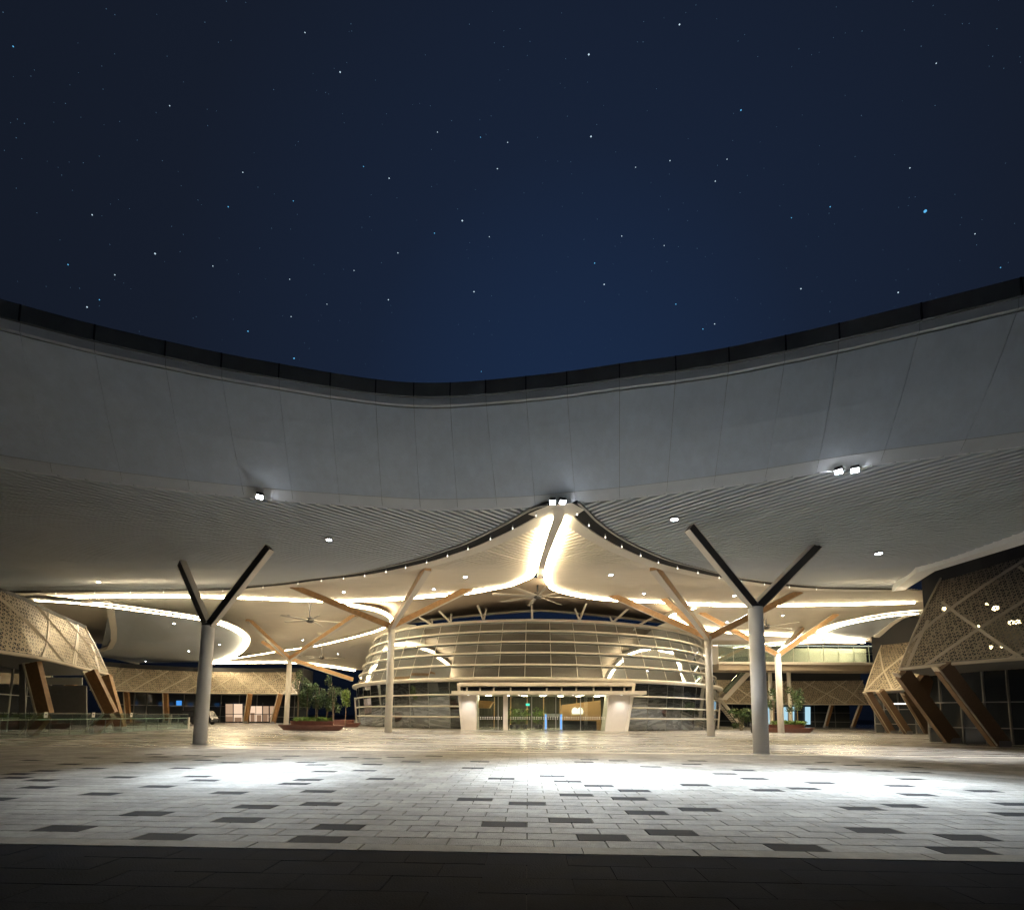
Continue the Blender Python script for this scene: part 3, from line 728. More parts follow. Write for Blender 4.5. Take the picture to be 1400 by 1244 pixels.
# struts on the rim
for i, (bx, lst) in enumerate((((727, 846), [(727, 816)]), ((655, 847), [(648, 814), (665, 832)]), ((797, 846), [(805, 816), (786, 832)]), ((603, 852), [(592, 826), (617, 839)]), ((849, 850), [(860, 831), (833, 842)]), ((572, 858), [(563, 838), (590, 846)]), ((893, 858), [(905, 838), (880, 850)]))):
    x = PY(bx[0], bx[1], 62).x; a = ang_of(x); p = dpt(a, ZT + .15, .0)
    t = thing('roof_strut', p, 'white forked strut rising from the drum rim to the raised ceiling', 'strut', 'struts between drum rim and canopy')
    for j, (qx, qy) in enumerate(lst):
        q = PY(qx, qy, p.y + (.4 if j == 0 else -1.2)); MB().tube([p, q], .15 if j == 0 else .12, 8).build('post' if j == 0 else 'side_arm', 'steel_white', t)

# entrance portal
EY = 58.9
def EP(px, py, dy=0): return PY(px, py, EY + dy)
portal = drum
def slab(pts, y0, y1, name, m, par=portal):     # outline in photo pixels at depth EY, extruded in y
    f = [EP(*p) for p in pts]; n_ = len(f); a = [Vector((p.x, y0, max(p.z, 0.0))) for p in f]; bk = [Vector((p.x, y1, max(p.z, 0.0))) for p in f]
    mb = MB(); mb.add(a + bk, [tuple(range(n_)), tuple(reversed(range(n_, 2 * n_)))] + [(i, n_ + i, n_ + (i + 1) % n_, (i + 1) % n_) for i in range(n_)])
    return mb.build(name, m, par)
slab([(632, 1000), (651, 1000), (651.5, 949), (629, 949)], EY - .2, EY + 3.4, 'entrance_pier', 'panel_white')
slab([(827, 1000), (856, 1000), (864, 949), (833, 949)], EY - .2, EY + 3.4, 'entrance_pier', 'panel_white')
slab([(631, 1000), (634, 1000), (629.5, 934), (625.5, 934)], EY - .5, EY + 2.0, 'entrance_frame', 'steel_white')
slab([(854, 1000), (857.5, 1000), (868, 934), (864, 934)], EY - .5, EY + 2.0, 'entrance_frame', 'steel_white')
slab([(629, 938), (865, 938), (866, 933), (628, 933)], EY - .6, EY + 2.0, 'entrance_header', 'steel_white')
slab([(636, 946), (858, 946), (859, 939), (635, 939)], EY + .4, EY + .5, 'transom_glass', 'dark_glass')
for x in (638, 656, 675, 698, 723, 747.5, 768, 788, 812, 836, 854):
    slab([(x - 1, 946), (x + 1, 946), (x + 1, 938.5), (x - 1, 938.5)], EY + .1, EY + .38, 'transom_bar', 'steel_white')
slab([(621, 950), (878, 950), (878, 945.5), (621, 945.5)], EY - 2.2, EY + .6, 'entrance_canopy', 'steel_white')
slab([(688, 1000), (694, 1000), (694, 950), (688, 950)], EY - .1, EY + .5, 'entrance_post', 'panel_white')
for x0, x1 in ((651.5, 688), (694, 727), (727, 760), (760, 794), (794, 831)):
    slab([(x0 + .3, 998.5), (x1 - .3, 998.5), (x1 - .3, 950), (x0 + .3, 950)], EY + .2, EY + .23, 'door_pane', 'clear_glass')
for x in (681, 727, 760, 794):
    slab([(x - .5, 999), (x + .5, 999), (x + .5, 950), (x - .5, 950)], EY + .14, EY + .28, 'door_stile', 'steel_mid')
k = 0; x = 653.0
while x < 829:
    if not (687 < x < 695):
        for yy in (980.0, 982.2): slab([(x, yy + .8), (x + 1.2, yy + .8), (x + 1.2, yy - .4), (x, yy - .4)], EY + .175, EY + .185, 'glass_dot', 'sign_white')
    x += 3.2
for x in (642, 672, 710, 746, 782, 812, 847):
    c = EP(x, 950.6); c.y = EY - 1.3
    MB().lathe([(.10, 0), (.10, -.05), (.001, -.05)], c, 10).build('entrance_lamp', 'lamp_small', drum)
    spot('entrance_beam', c + Vector((0, 0, -.12)), c + Vector((0, .9, -5)), 190, 120, 1.0, (1, .93, .86), drum, .08)
# lobby
lob = drum
def bx(name, m, x0, x1, y0, y1, z0, z1, par=lob): return MB().box(((x0 + x1) / 2, (y0 + y1) / 2, (z0 + z1) / 2), x1 - x0, y1 - y0, z1 - z0).build(name, m, par)
LX0, LX1 = EP(634, 980).x, EP(858, 980).x
bx('lobby_floor', 'lobby_floor', LX0, LX1, EY + .3, EY + 14, .006, .03)
bx('lobby_ceiling', 'panel_white', LX0, LX1, EY + .6, EY + 14, 4.45, 4.55)
bx('lobby_wall', 'lobby_dark', LX0, LX1, EY + 13.8, EY + 14, 0.03, 4.45)
bx('lobby_wall', 'lobby_dark', LX0 - .1, LX0, EY + 2.3, EY + 14, 0.03, 4.45)
bx('lobby_wall', 'lobby_dark', LX1, LX1 + .1, EY + 2.3, EY + 14, 0.03, 4.45)
for i in range(40):
    x = lerp(LX0 + .3, LX1 - .3, i / 39); bx('lobby_slat', 'wood_panel' if i % 5 == 0 else 'lobby_dark', x - .06, x + .06, EY + 13.55, EY + 13.75, .03, 4.4)
for i in range(7):
    for j in range(3):
        x = lerp(LX0 + 2, LX1 - 2, i / 6); y = EY + 3 + 4 * j; bx('ceiling_panel', 'lobby_light', x - .35, x + .35, y - .35, y + .35, 4.40, 4.44)
slab([(648, 956), (672, 957.5), (666, 967), (648, 967)], EY + 2.5, EY + 5, 'lobby_bulkhead', 'wood_panel')
rw = EY + 5
wl = MB(); f = [PY(p[0], p[1], rw) for p in ((766, 1000), (822, 1000), (821, 957), (768, 963.5))]
wl.hexa([Vector((p.x, rw, max(p.z, .03))) for p in f], [Vector((p.x, rw + .4, max(p.z, .03))) for p in f]); wl.build('reception_wall', 'wood_panel', lob)
f = [PY(p[0], p[1], rw - .03) for p in ((781, 978), (798, 978), (798, 967), (781, 967))]
MB().add(f, [(0, 1, 2, 3)]).build('alcove_glow', 'alcove_glow', lob)  # flat emissive pane, lamplight of the recess put into its colour
for x in (786, 793):
    c = PY(x, 976, rw - .3); MB().lathe([(.02, 0), (.35, .02), (.42, .4), (.25, .75), (.02, .85)], c, 10).build('pendant_lamp', 'pendant', lob, True)
f = [PY(x, 990, rw - 1.6) for x in (769, 815)]
bx('reception_desk', 'steel_dark', f[0].x, f[1].x, rw - 2, rw - 1.4, .03, 1.15)
gy = EY + 1.6
gt = thing('security_gate', (PY(757, 998, gy).x, gy, .03), 'walk-through gate with blue glowing side posts behind the entrance glass', 'gate')
xa, xb = PY(746, 998, gy).x, PY(767, 998, gy).x
for x in (xa, xb):
    po = MB().box((x, gy, 1.0), .34, .5, 1.94).build('post', 'panel_white', gt)
    MB().box((x, gy - .27, 1.0), .12, .03, 1.7).build('light_bar', 'blue_edge', po)
MB().box(((xa + xb) / 2, gy, 1.78), xb - xa - .35, .5, .36).build('header', 'panel_white', gt)
def foliage(mb, c, rx, ry, rz, n, s, rn):
    for _ in range(n):
        v = Vector((rn.gauss(0, 1), rn.gauss(0, 1), rn.gauss(0, 1))).normalized() * (rn.random() ** .45)
        p = Vector(c) + Vector((v.x * rx, v.y * ry, v.z * rz))
        a = Vector((rn.gauss(0, 1), rn.gauss(0, 1), rn.gauss(0, .6))).normalized(); b_ = a.cross(Vector((rn.gauss(0, 1), rn.gauss(0, 1), rn.gauss(0, 1)))).normalized()
        l = s * rn.uniform(.6, 1.3); mb.add([p - a * l, p + b_ * l * .42, p + a * l, p - b_ * l * .42], [(0, 1, 2, 3)])
for i, x in enumerate((700, 708, 718, 733, 739)):
    p = PY(x, 998, EY + 6 + i % 3); t = thing('indoor_plant', (p.x, p.y, .03), 'leafy green plant in a row inside the entrance lobby', 'plant', 'plants in the lobby')
    MB().lathe([(.25, 0), (.35, .5), (.3, .5)], (p.x, p.y, .03), 10).build('pot', 'steel_dark', t)
    MB().tube([(p.x, p.y, .5), (p.x + .1, p.y, 2.0)], .04, 5).build('stem', 'bark', t)
    mb = MB(); foliage(mb, (p.x, p.y, 1.7), .7, .7, 1.1, 160, .16, rnd); mb.build('leaves', 'leaf_bright', t)
bx('exit_sign', 'green_exit', PY(719, 968, EY + 12).x, PY(724, 968, EY + 12).x, EY + 12, EY + 12.1, 3.1, 3.4)

# ------------------------------------------------------------------ screen buildings
def tri_screen(bot, top, nu, nv, fill, rn, bulge):
    """perforated skin: triangle lattice with a hole in every cell"""
    bot, top = [Vector(p) for p in bot], [Vector(p) for p in top]
    def P(u, v):
        t = u * (len(bot) - 1); i = min(len(bot) - 2, int(t)); a = lerp(bot[i], bot[i + 1], t - i); b = lerp(top[i], top[i + 1], t - i)
        return lerp(a, b, v) + bulge * math.sin(math.pi * v)
    mb = MB()
    for j in range(nv):
        for i in range(nu):
            o = .5 / nu if j % 2 else 0
            o2 = .5 / nu if (j + 1) % 2 else 0
            def q(a, r): return P(min(1, max(0, a)), r / nv)
            u0, u1 = i / nu + o, (i + 1) / nu + o; w0 = i / nu + o2
            tris = [((u0, j), (u1, j), ((u0 + u1) / 2, j + 1)), (((u0 + u1) / 2 - 1 / nu, j + 1), ((u0 + u1) / 2, j + 1), (u0, j))]
            for tr in tris:
                v3 = [q(a, r) for a, r in tr]; c = (v3[0] + v3[1] + v3[2]) / 3; h = fill * rn.uniform(.65, 1.25)
                if rn.random() < .08: h *= .35
                inn = [lerp(c, v, min(.86, h)) for v in v3]
                mb.add(v3 + inn, [(0, 1, 4, 3), (1, 2, 5, 4), (2, 0, 3, 5)])
    return mb, P
def screen_building(name, label, bot, rise, legs, ribs, nu, nv, fill, depth, wallm='dark_glass', legm='timber_leg', lw=.75, roof=13.4, bulge=0.0):
    bot = smooth(bot, 3); top = [b + Vector(rise) for b in bot]
    t = thing(name, (bot[0].x, bot[0].y, 0), label, 'building', 'buildings with perforated screens')
    mb, P = tri_screen(bot, top, nu, nv, fill, random.Random(len(bot) * 7 + nu), -Vector(depth).normalized() * bulge); s = mb.build('perforated_screen', 'screen_metal', t); s['kind'] = 'stuff'
    inw = Vector(depth)
    for i in range(len(bot) - 1):
        MB().hexa([bot[i] + inw * .12, bot[i + 1] + inw * .12, top[i + 1] + inw * .12, top[i] + inw * .12], [p + inw * .16 for p in (bot[i], bot[i + 1], top[i + 1], top[i])]).build('inner_wall', 'dark_back', t)
    for i in range(len(bot) - 1):
        lo_ = [Vector((p.x, p.y, p.z + .3)) + inw * .25 + Vector(rise) * .4 for p in (bot[i], bot[i + 1])]; hi_ = [Vector((p.x, p.y, roof)) for p in lo_]
        MB().hexa([lo_[0], lo_[1], lo_[1] + inw, lo_[0] + inw], [hi_[0], hi_[1], hi_[1] + inw, hi_[0] + inw]).build('upper_block', 'dark_back', t)
    out = -inw.normalized() * .1
    MB().tube([b + out for b in bot], .11, 6).build('bottom_edge', 'screen_rib', t)
    MB().tube([P(0, v / 6) + out for v in range(7)], .07, 6).build('side_edge', 'screen_rib', t)
    for (ua, va), (ub, vb) in ribs:
        rb = MB(); q_ = [P(lerp(ua, ub, k / 8), lerp(va, vb, k / 8)) + out * .5 for k in range(9)]
        for p_, p2_ in zip(q_, q_[1:]): rb.beam(p_, p2_, .17, .03, out)
        rb.build('rib', 'screen_rib', t)
    for i in range(len(bot) - 1):    # soffit and recessed glazing
        a, b_ = bot[i], bot[i + 1]; ia, ib = a + inw, b_ + inw
        MB().hexa([a + Vector((0, 0, -.02)), b_ + Vector((0, 0, -.02)), ib + Vector((0, 0, -.02)), ia + Vector((0, 0, -.02))], [p + Vector((0, 0, .15)) for p in (a, b_, ib, ia)]).build('soffit', 'wall_grey', t)
        n_ = 1
        for k in range(n_):
            p, q = lerp(ia, ib, k / n_), lerp(ia, ib, (k + 1) / n_)
            lo = [Vector((p.x, p.y, .0)), Vector((q.x, q.y, .0))]
            MB().quad(lo[0], lo[1], q - Vector((0, 0, .03)), p - Vector((0, 0, .03))).build('glazing', wallm, t)
            MB().beam(lo[0], p, .12, .12, (1, 0, 0)).build('mullion', 'wall_grey', t)
        for z in (1.1, 2.9):
            MB().beam(Vector((ia.x, ia.y, z)) - inw * .02, Vector((ib.x, ib.y, z)) - inw * .02, .06, .08).build('glazing_rail', 'steel_mid', t)
    for lg in legs:
        for p, q in zip(lg[:-1], lg[1:]):
            p, q = Vector(p), Vector(q); lv = MB().beam(p, q, lw, .35, (0, 1, 0)).build('leg', legm, t)
            MB().beam(p + Vector((-lw * .52, -.05, 0)), q + Vector((-lw * .52, -.05, 0)), .09, .45, (0, 1, 0)).build('leg_edge', 'screen_rib', lv)
        q = Vector(lg[-1]); MB().box((q.x, q.y, .18), .7, .6, .36).build('leg_foot', 'steel_mid', t)
    return t, P
X = lambda px, y, z=0.0: Vector((PY(px, 980, y).x, y, z))
zig = [((i * .2, 0), (i * .2 + .3, 1)) for i in range(-1, 5)]
def cross_ribs(n, rn):
    out = []
    for i in range(n):
        a = i / n; out.append(((a, 0), (min(1, a + 1.3 / n), 1))); out.append(((min(1, a + 1 / n + rn.uniform(-.03, .03)), 0), (max(0, a - .1 / n), 1 - rn.uniform(0, .2))))
    return out
nearR, PR = screen_building('screen_building', 'large dark perforated-screen building on slanted brown legs close to the canopy border', [(24.7, 34.2, 4.95), (26.6, 31.6, 5.1), (30, 29.4, 5.25), (35, 27.8, 5.4), (42, 27, 5.5)], (4.5, 1.1, 7.2),
    [[X(1294, 32.0, 4.9), X(1366, 33, .1)], [X(1238, 35.2, 4.8), X(1300, 37.5, .1)], [X(1262, 38.5, 4.8), X(1322, 42, .1)]], [((0, .25), (.35, 1)), ((.12, 0), (.6, 1)), ((.38, 0), (.85, .95)), ((.42, 0), (.08, .62)), ((.7, 0), (.3, .85)), ((.05, .45), (.04, 0))], 70, 34, .62, (5.5, 5.0, 0), lw=1.0, legm='timber_leg_dark', bulge=.55)
nearL, PL_ = screen_building('screen_building', 'perforated bronze screen building behind the glass balustrade', [(-37.4, 43.6, 4.95), (-34.2, 37, 5.0), (-31, 30.5, 5.0), (-30, 24, 5.0)], (-2.7, .2, 4.3),
    [[X(37, 32, 4.8), X(62, 32.5, 1.45), X(43, 34, .05)], [X(118, 38.5, 4.8), X(152, 39, 1.5), X(128, 39.5, .05)], [X(139, 43, 4.8), X(166, 43.5, 0.3)], [X(92, 46, 4.4), X(104, 46, .3)]],  # below the kink, the first two legs' mirror image is built solid
    [((.0, .0), (.22, 1)), ((.12, 0), (.05, .6)), ((.2, 0), (.47, 1)), ((.37, .0), (.17, .75)), ((.45, 0), (.75, 1)), ((.62, 0), (.36, .95)), ((.35, .0), (.1, 1))], 64, 16, .6, (-6.5, 1.5, 0), lw=.85, roof=9.4, bulge=.15)
rn = random.Random(3)
farR, _ = screen_building('screen_building', 'smaller perforated-screen building on brown slanted legs beyond the large one', [(39.5, 60.5, 4.9), (42, 57, 5.0), (46, 53.5, 5.1), (54, 51, 5.2)], (3.0, 1, 5.6),
    [[X(1188, 60.5, 4.8), X(1218, 62, .1)], [X(1206, 58, 4.8), X(1240, 60, .1)], [X(1240, 58, 4.6), X(1268, 62, .1)]], cross_ribs(4, rn), 48, 24, .6, (5, 6, 0), lw=.8, legm='timber_leg_dark', bulge=.4)
fl_, PFL = screen_building('screen_building', 'long low perforated-screen building with lit shopfronts behind the van', [X(405, 83, 5.0), X(330, 84, 5.0), X(250, 83, 5.0), X(165, 78, 5.0), X(120, 74, 5.0)], (0, 1.2, 3.7),
    [[X(340, 83.5, 4.9), X(337, 85, .1)], [X(382, 83, 4.9), X(374, 85, .1)], [X(224, 82, 4.9), X(229, 84, .1)], [X(170, 79, 4.9), X(177, 81, .1)]], cross_ribs(10, rn), 110, 10, .55, (-1, 6.5, 0), lw=.7, roof=9.5)
fr_, _ = screen_building('screen_building', 'distant perforated-screen building behind the planter, under the bridge', [X(985, 97, 4.4), X(1040, 99, 4.4), X(1110, 99, 4.4), X(1190, 96, 4.4)], (0, 1.5, 4.6),
    [[X(1138, 98, 4.3), X(1128, 100, .1)], [X(1178, 97, 4.3), X(1165, 99, .1)]], cross_ribs(6, rn), 80, 12, .5, (0, 6, 0), lw=.6)
# shopfront lights in the far buildings
def pane_at(px0, px1, py0, py1, y, name, m, par):
    q = [PY(px0, py1, y), PY(px1, py1, y), PY(px1, py0, y), PY(px0, py0, y)]
    for p in q: p.z = max(p.z, .05)
    return MB().hexa([p + Vector((0, .08, 0)) for p in q], q).build(name, m, par)
for a, b_ in ((308, 318), (319, 331), (341, 349), (350, 358), (359, 367), (369, 375)):
    pane_at(a, b_, 962 if a < 331 else 965, 986, 90, 'shop_window', 'shop_light' if a in (319, 341, 350) else 'shop_mid', fl_)
    pane_at(a + rnd.uniform(.3, 2), b_ - rnd.uniform(.3, 2), rnd.uniform(974, 981), 986, 89.8, 'shop_display', 'shop_dim', fl_)
for a in (307.3, 318.3, 331.5, 340, 358.5, 376): pane_at(a, a + .9, 960, 988, 89.6, 'shop_mullion', 'steel_dark', fl_)
pane_at(307, 377, 975.5, 976.3, 89.6, 'shop_rail', 'steel_dark', fl_)
pane_at(241, 248, 957.5, 964, 81, 'lit_sign', 'blue_sign', fl_)
for a, b_ in ((1049, 1056), (1071, 1077), (1079, 1086), (1101, 1108)):
    pane_at(a, b_, 966, 990, 104, 'shop_window', 'shop_blue', fr_)
pane_at(1213, 1262, 961, 962.6, 60, 'light_line', 'line_white', farR)
for a, b_, c in ((1352, 824, .12), (1362, 829, .16), (1290, 831, .12), (1338, 854, .1), (1385, 850, .14), (1392, 849, .14), (1368, 884, .1), (1352, 885, .1)):
    p = min((PR(i / 60, j / 40) for i in range(61) for j in range(41)), key=lambda q: (proj(q)[0] - a) ** 2 + (proj(q)[1] - b_) ** 2) + Vector((.25, .25, 0)); MB().lathe([(.01, -c), (c, -c * .5), (c, c * .5), (.01, c)], p, 8).build('interior_lamp', 'warm_bulb', nearR)
for a, b_, c, d in ((62, 112, 926, 936),):
    pane_at(a, b_, c, d, 41, 'entrance_lightbox', 'sign_white', nearL)
pane_at(62, 118, 937, 1004, 44.5, 'wall_panel', 'wall_grey', nearL)
pane_at(26, 34, 905, 1006, 35, 'pier', 'wall_grey', nearL)

# ------------------------------------------------------------------ bridge, stair
by = 75
br = thing('glazed_bridge', (X(1090, by).x, by, 0), 'glazed footbridge with pale deck edge spanning behind the slim column', 'bridge')
x0, x1 = X(985, by).x, X(1215, by).x
MB().box(((x0 + x1) / 2, by + 2, 9.15), x1 - x0, 4, 1.0).build('deck', 'dome', br)
MB().box(((x0 + x1) / 2, by - .08, 9.72), x1 - x0, .3, .35).build('deck_edge', 'panel_white', br)
n = 11
for i in range(n):
    a, b_ = lerp(x0, x1, i / n), lerp(x0, x1, (i + 1) / n)
    MB().box(((a + b_) / 2, by, 11.2), b_ - a - .05, .04, 2.55).build('glass_panel', 'bridge_glass', br)
    MB().box((a, by + .05, 11.2), .07, .07, 2.6).build('post', 'steel_white', br)
MB().box(((x0 + x1) / 2, by + .06, 11.1), x1 - x0, .06, .07).build('handrail', 'steel_white', br)
MB().box(((x0 + x1) / 2, by + 4, 11.2), x1 - x0, .1, 2.6).build('back_wall', 'panel_white', br)
MB().box(((x0 + x1) / 2, by + 2, 12.6), x1 - x0, .3, .05).build('light_line', 'line_white', br)
for px in (1055, 1081):
    q = X(px, by + 2.2); MB().tube([(q.x, q.y, 0), (q.x, q.y, 8.6)], .28, 10).build('pier', 'column_white', br)
st = thing('staircase', X(1000, 80), 'pale open staircase with glass sides climbing to the bridge', 'staircase')
sA, sB = X(988, 80, 4.6), X(1022, 80, 8.6)
for k in range(16):
    p = lerp(sA, sB, k / 15); MB().box(p, (sB.x - sA.x) / 15 + .1, 2.0, .12).build('step', 'panel_white', st)
for dy in (-1.05, 1.05):
    MB().beam(sA + Vector((0, dy, 0)), sB + Vector((0, dy, 0)), .12, .7).build('stringer', 'panel_white', st)
MB().beam(sA + Vector((0, -1.05, .9)), sB + Vector((0, -1.05, .9)), .03, 1.0).build('glass_side', 'bridge_glass', st)
s2, s3 = X(1020, 80, 0), X(988, 80, 4.6)
for k in range(16):
    p = lerp(s2, s3, k / 15); MB().box(p + Vector((0, 2.3, .08)), abs(s3.x - s2.x) / 15 + .1, 2.0, .12).build('step', 'wall_grey', st)
for dy in (1.2, 3.4):
    MB().beam(s2 + Vector((0, dy, .2)), s3 + Vector((0, dy, .2)), .12, .5).build('stringer', 'panel_white', st)
MB().box(s3 + Vector((-1.0, 1.1, 0)), 2.4, 4.6, .3).build('landing', 'panel_white', st)

# ------------------------------------------------------------------ glass balustrade
bal = thing('glass_balustrade', (-31.5, 40, 0), 'long glass balustrade with steel handrail in front of the bronze screen building', 'balustrade')
pA, pB = PZ(-90, 1017, 0), PZ(256, 996.5, 0); n = 14; pA.z = pB.z = 0
for k in range(n):
    a, b_ = lerp(pA, pB, (k + .015) / n), lerp(pA, pB, (k + .985) / n)
    MB().hexa([a + Vector((0, 0, .06)), b_ + Vector((0, 0, .06)), b_ + Vector((.03, 0, .06)), a + Vector((.03, 0, .06))], [p for p in (a + Vector((0, 0, 1.55)), b_ + Vector((0, 0, 1.55)), b_ + Vector((.03, 0, 1.55)), a + Vector((.03, 0, 1.55)))]).build('glass_panel', 'rail_glass', bal)
    q = lerp(pA, pB, k / n); MB().box(q + Vector((-.08, 0, .55)), .05, .05, 1.1).build('post', 'steel_mid', bal)
MB().tube([pA + Vector((-.08, 0, 1.12)), pB + Vector((-.08, 0, 1.12))], .04, 8).build('handrail', 'steel_white', bal)
MB().beam(pA + Vector((0, 0, .03)), pB + Vector((0, 0, .03)), .12, .06).build('base_channel', 'steel_mid', bal)
MB().box(pB + Vector((.1, 0, .6)), .12, .12, 1.2).build('end_post', 'steel_white', bal)
for px in (62, 127, 179):
    d = ray(px, 977); nn = Vector((-(pB - pA).y, (pB - pA).x, 0)); tt = (pA - EYE).dot(nn) / d.dot(nn); p = EYE + d * tt; along = (pB - pA).normalized()
    q = p + Vector((.06, -.02, 0)); sg = thing('glass_notice', q, 'small white notice stuck on the glass balustrade', 'sign', 'notices on the balustrade')
    MB().beam(q - along * .16, q + along * .16, .012, .34).build('sheet', 'sign_white', sg)
    MB().beam(q - along * .08 + Vector((.012, -.01, .03)), q + along * .08 + Vector((.012, -.01, .03)), .006, .1).build('print', 'steel_mid', sg)

# ------------------------------------------------------------------ planters and plants
def shrub(name, x, y, z, h, rx, n, s, m, label, cat='shrub', group=None, trunkh=.35, stems=3):
    t = thing(name, (x, y, z), label, cat, group); rn = random.Random(int(x * 100 + y * 7))
    for k in range(stems):
        dx, dy = rn.uniform(-.3, .3) * rx, rn.uniform(-.3, .3) * rx
        MB().tube([(x + dx * .3, y + dy * .3, z), (x + dx * .7, y + dy * .7, z + h * .45), (x + dx * 1.6, y + dy * 1.6, z + h * .85)], [.06, .04, .015], 5).build('trunk', 'bark', t)
    mb = MB()
    for k in range(9):
        zz = z + h * rn.uniform(trunkh, .92); rr = rx * (1.05 - abs((zz - z) / h - .55)); c = (x + rn.uniform(-.7, .7) * rr, y + rn.uniform(-.7, .7) * rr, zz)
        foliage(mb, c, rx * .45, rx * .45, h * .13, n // 9, s, rn)
    mb.build('crown', m, t)
    return t
def planter(cx, cy, L_, label):
    t = thing('planter_bench', (cx, cy, 0), label, 'planter', 'planters with bench rims')
    def oval(z, k, w_=1.0): return [Vector((cx + math.cos(a) * L_ / 2 * k + 0, cy + math.sin(a) * L_ * .2 * k * w_, z)) for a in (2 * math.pi * i / 36 for i in range(36))]
    for nm, zs, m in (('bench_base', [(.0, .82), (.08, .86), (.5, 1.0), (.56, 1.0), (.56, .8)], 'corten'), ('planter_wall', [(.5, .62), (.95, .66), (.95, .62), (.9, .6)], 'corten')):
        mb = MB()
        for z, k in zs: mb.v += oval(z, k)
        for i in range(len(zs) - 1):
            for k in range(36): mb.f.append((i * 36 + k, i * 36 + (k + 1) % 36, (i + 1) * 36 + (k + 1) % 36, (i + 1) * 36 + k))
        mb.f.append(tuple((len(zs) - 1) * 36 + k for k in range(36))); mb.build(nm, m, t)
    mb = MB(); mb.v += oval(.93, .61); mb.f.append(tuple(range(36))); mb.build('soil', 'soil', t)
    return t
pc = X(427, 50.5); planter(pc.x, pc.y, 6.8, 'long dark oval planter with bench rim and tall shrubs')
for i, px in enumerate((408, 420, 433, 446, 456)):
    p = X(px, 50.3 + (i % 2) * .5); shrub('tall_shrub', p.x, p.y, .9, (5.0, 4.4, 4.0, 4.6, 3.8)[i], .85, 900, .12, 'leaf_dark', 'tall dark leafy shrub growing in the long oval planter', 'shrub', 'shrubs in the oval planter')
for i in range(12):
    p = X(405 + i * 4.3, 49.9 + (i % 3) * .35); t = thing('ground_plant', (p.x, p.y, .93), 'low bright green plant along the rim of the oval planter', 'plant', 'low plants in the oval planter')
    mb = MB(); foliage(mb, (p.x, p.y, 1.12), .4, .35, .22, 90, .13, rnd); mb.build('leaves', 'leaf_bright', t)
p = X(472, 62); shrub('young_tree', p.x, p.y, 0, 5.0, .75, 700, .13, 'leaf_bright', 'young tree with bright green crown on a thin pale trunk beside the drum', 'tree', None, .62, 1)
p = X(468, 66); planter(p.x, p.y, 5.0, 'low rust-red planter beside the foot of the glass drum')
pc = X(1075, 62); planter(pc.x, pc.y, 6.5, 'dark planter with small trees behind the slim column under the bridge')
for i, (px, h) in enumerate(((1058, 4.4), (1090, 4.6))):
    p = X(px, 62); shrub('small_tree', p.x, p.y, .9, h, 1.15, 900, .15, 'leaf_dark', 'small dark tree in the planter before the blue lit shop windows', 'tree', 'trees in the planter', .4, 2)
for i in range(9):
    p = X(1058 + i * 5, 61.4 + (i % 2) * .4); t = thing('ground_plant', (p.x, p.y, .93), 'low green plant around the small trees under the bridge', 'plant', 'low plants under the bridge')
    mb = MB(); foliage(mb, (p.x, p.y, 1.15), .5, .4, .28, 80, .15, rnd); mb.build('leaves', 'leaf_bright', t)
p = X(1012, 70); shrub('dark_bush', p.x, p.y, 0, 3.4, 1.8, 1200, .2, 'leaf_dark', 'broad dark bush at the foot of the staircase', 'shrub', None, .15, 4)
p = X(1028.5, 58); bn = thing('litter_bin', p, 'dark upright bin half hidden behind the grey pillar', 'bin')
MB().lathe([(.22, 0), (.25, .9), (.27, .92), (.2, 1.1), (.05, 1.14)], p, 14).build('body', 'steel_dark', bn); MB().lathe([(.27, .88), (.28, .88), (.28, .93), (.27, .93)], p, 14).build('ring', 'steel_mid', bn)

# ------------------------------------------------------------------ parked van behind the pillar
v = X(273, 72); van = thing('parked_van', v, 'dark parked van mostly hidden behind the thick pillar', 'van')
x, y = v.x, v.y
def vb(prof, w_, name, m, dy=0):
    mb = MB(); a = [Vector((x + px, y - w_ / 2 + dy, pz)) for px, pz in prof]; b_ = [Vector((x + px, y + w_ / 2 + dy, pz)) for px, pz in prof]; n_ = len(prof)
    mb.add(a + b_, [tuple(range(n_)), tuple(reversed(range(n_, 2 * n_)))] + [(i, n_ + i, n_ + (i + 1) % n_, (i + 1) % n_) for i in range(n_)]); return mb.build(name, m, van)
vb([(-2.2, .35), (2.2, .35), (2.25, .9), (2.05, 1.1), (1.45, 1.9), (1.2, 2.0), (-2.1, 2.0), (-2.25, 1.1)], 1.85, 'body', 'car_paint')
for a, b_ in ((-2.0, -.9), (-.8, .2), (.3, 1.3)): vb([(a, 1.15), (b_, 1.15), (b_ - (.15 if b_ > 1 else 0), 1.75), (a, 1.75)], 1.87, 'window', 'dark_glass')
for a in (-1.4, 1.4):
    for s_ in (-1, 1):
        wl = MB().tube([(x + a, y + s_ * .75, .34), (x + a, y + s_ * .95, .34)], .34, 18).build('wheel', 'rubber', van); MB().tube([(x + a, y + s_ * .94, .34), (x + a, y + s_ * .96, .34)], .2, 12).build('rim', 'steel_mid', wl)
MB().box((x + 2.24, y - .6, .8), .06, .3, .16).build('headlight', 'sign_white', van)

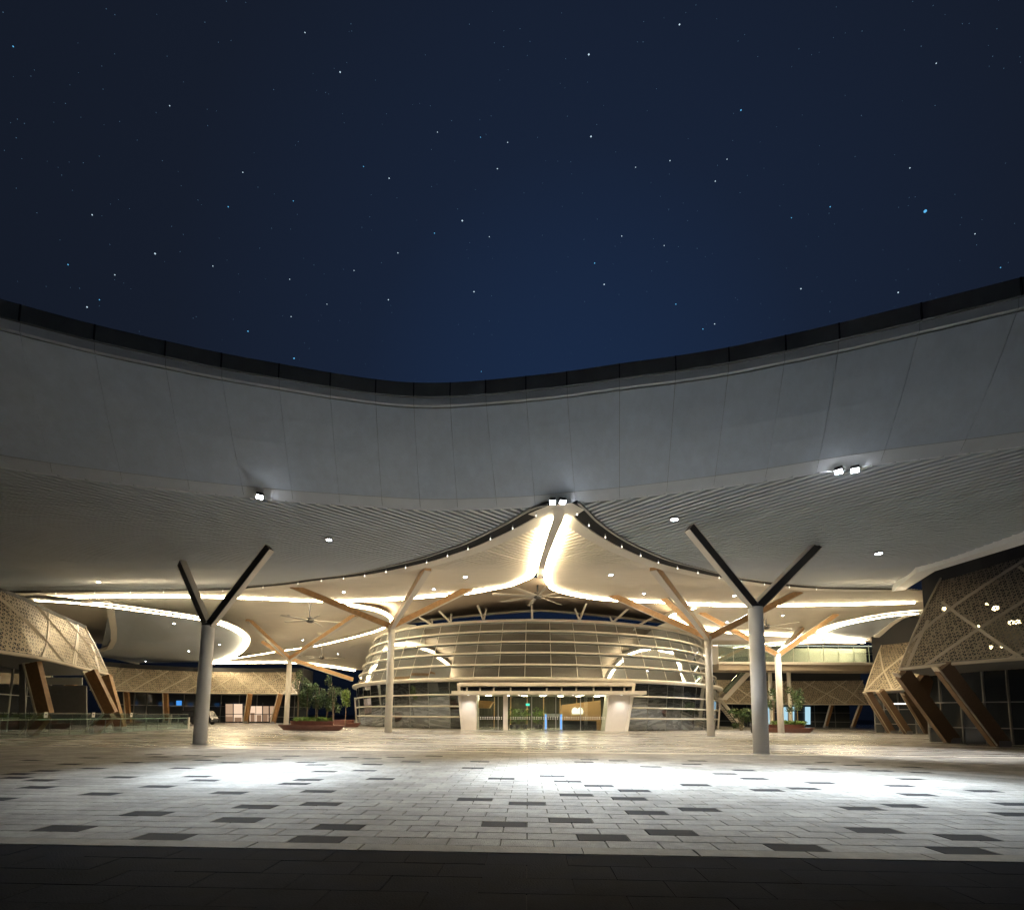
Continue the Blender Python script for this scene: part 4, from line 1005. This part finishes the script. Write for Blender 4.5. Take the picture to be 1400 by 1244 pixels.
# ------------------------------------------------------------------ stars
stars = [(402,490,3.2),(632,302,3.2),(805,75,2.8),(1265,289,5),(465,99,2.4),(929,34,2.4),(1013,151,2.4),(808,187,2.8),(212,347,2.8),(813,360,2.4),(826,389,2.8),(648,399,2.8),(339,453,2.6),(119,420,2.4),(1095,395,2.4),(961,450,2.2),(977,443,2.2),(1228,400,2.4),(658,508,1.8),(531,410,2.4),(544,346,2),(594,319,2),(669,324,1.8),(126,294,2),(93,362,2),(532,244,2.2),(680,231,2),(312,283,2),(916,220,2),(978,248,2),(1135,283,2),(398,433,1.8),(447,416,1.7),(924,416,2.2),(850,323,2),(908,336,1.8),(18,64,1.8),(417,45,1.7),(332,236,1.8),(401,275,1.7),(1244,230,1.8),(1333,320,1.7),(1368,366,1.7),(1280,87,1.6),(694,195,1.8),(657,188,1.6),(598,181,1.6),(396,382,1.7),(1082,298,1.6),(869,229,1.7),(994,218,1.7),(136,410,1.8),(157,376,1.8),(291,364,1.8),(497,228,1.7),(484,370,1.7),(232,145,1.6)]
rs = random.Random(21)
for i in range(1000):
    stars.append((rs.uniform(-300, 1700), rs.uniform(-500, 540), rs.choice((.7, .8, .8, .9, .9, 1.0, 1.1, 1.15))))
emit('star_white', (.65, .85, 1.0), .75); emit('star_blue', (.12, .5, .9), .8); emit('star_dim', (.2, .4, .65), .3)
octo = [(1,0,0),(-1,0,0),(0,1,0),(0,-1,0),(0,0,1),(0,0,-1)]; of = [(0,2,4),(2,1,4),(1,3,4),(3,0,4),(2,0,5),(1,2,5),(3,1,5),(0,3,5)]
sets = {'star_white': MB(), 'star_blue': MB(), 'star_dim': MB()}
for i, (a, b_, s_) in enumerate(stars):
    d = ray(a, b_).normalized(); p = EYE + d * 2500; r = s_ / F * 2500 * .5 * .6
    k = 'star_dim' if s_ < 1.2 else ('star_blue' if (i % 3 == 0 or s_ == 5) else 'star_white')
    sets[k].add([p + Vector(o_) * r for o_ in octo], of)
for k, mb in sets.items(): tag(mb.build('stars', k), {'star_white': 'bright white stars scattered over the night sky', 'star_blue': 'bluish stars scattered over the night sky', 'star_dim': 'faint stars scattered over the night sky'}[k], 'stars', kind='stuff')
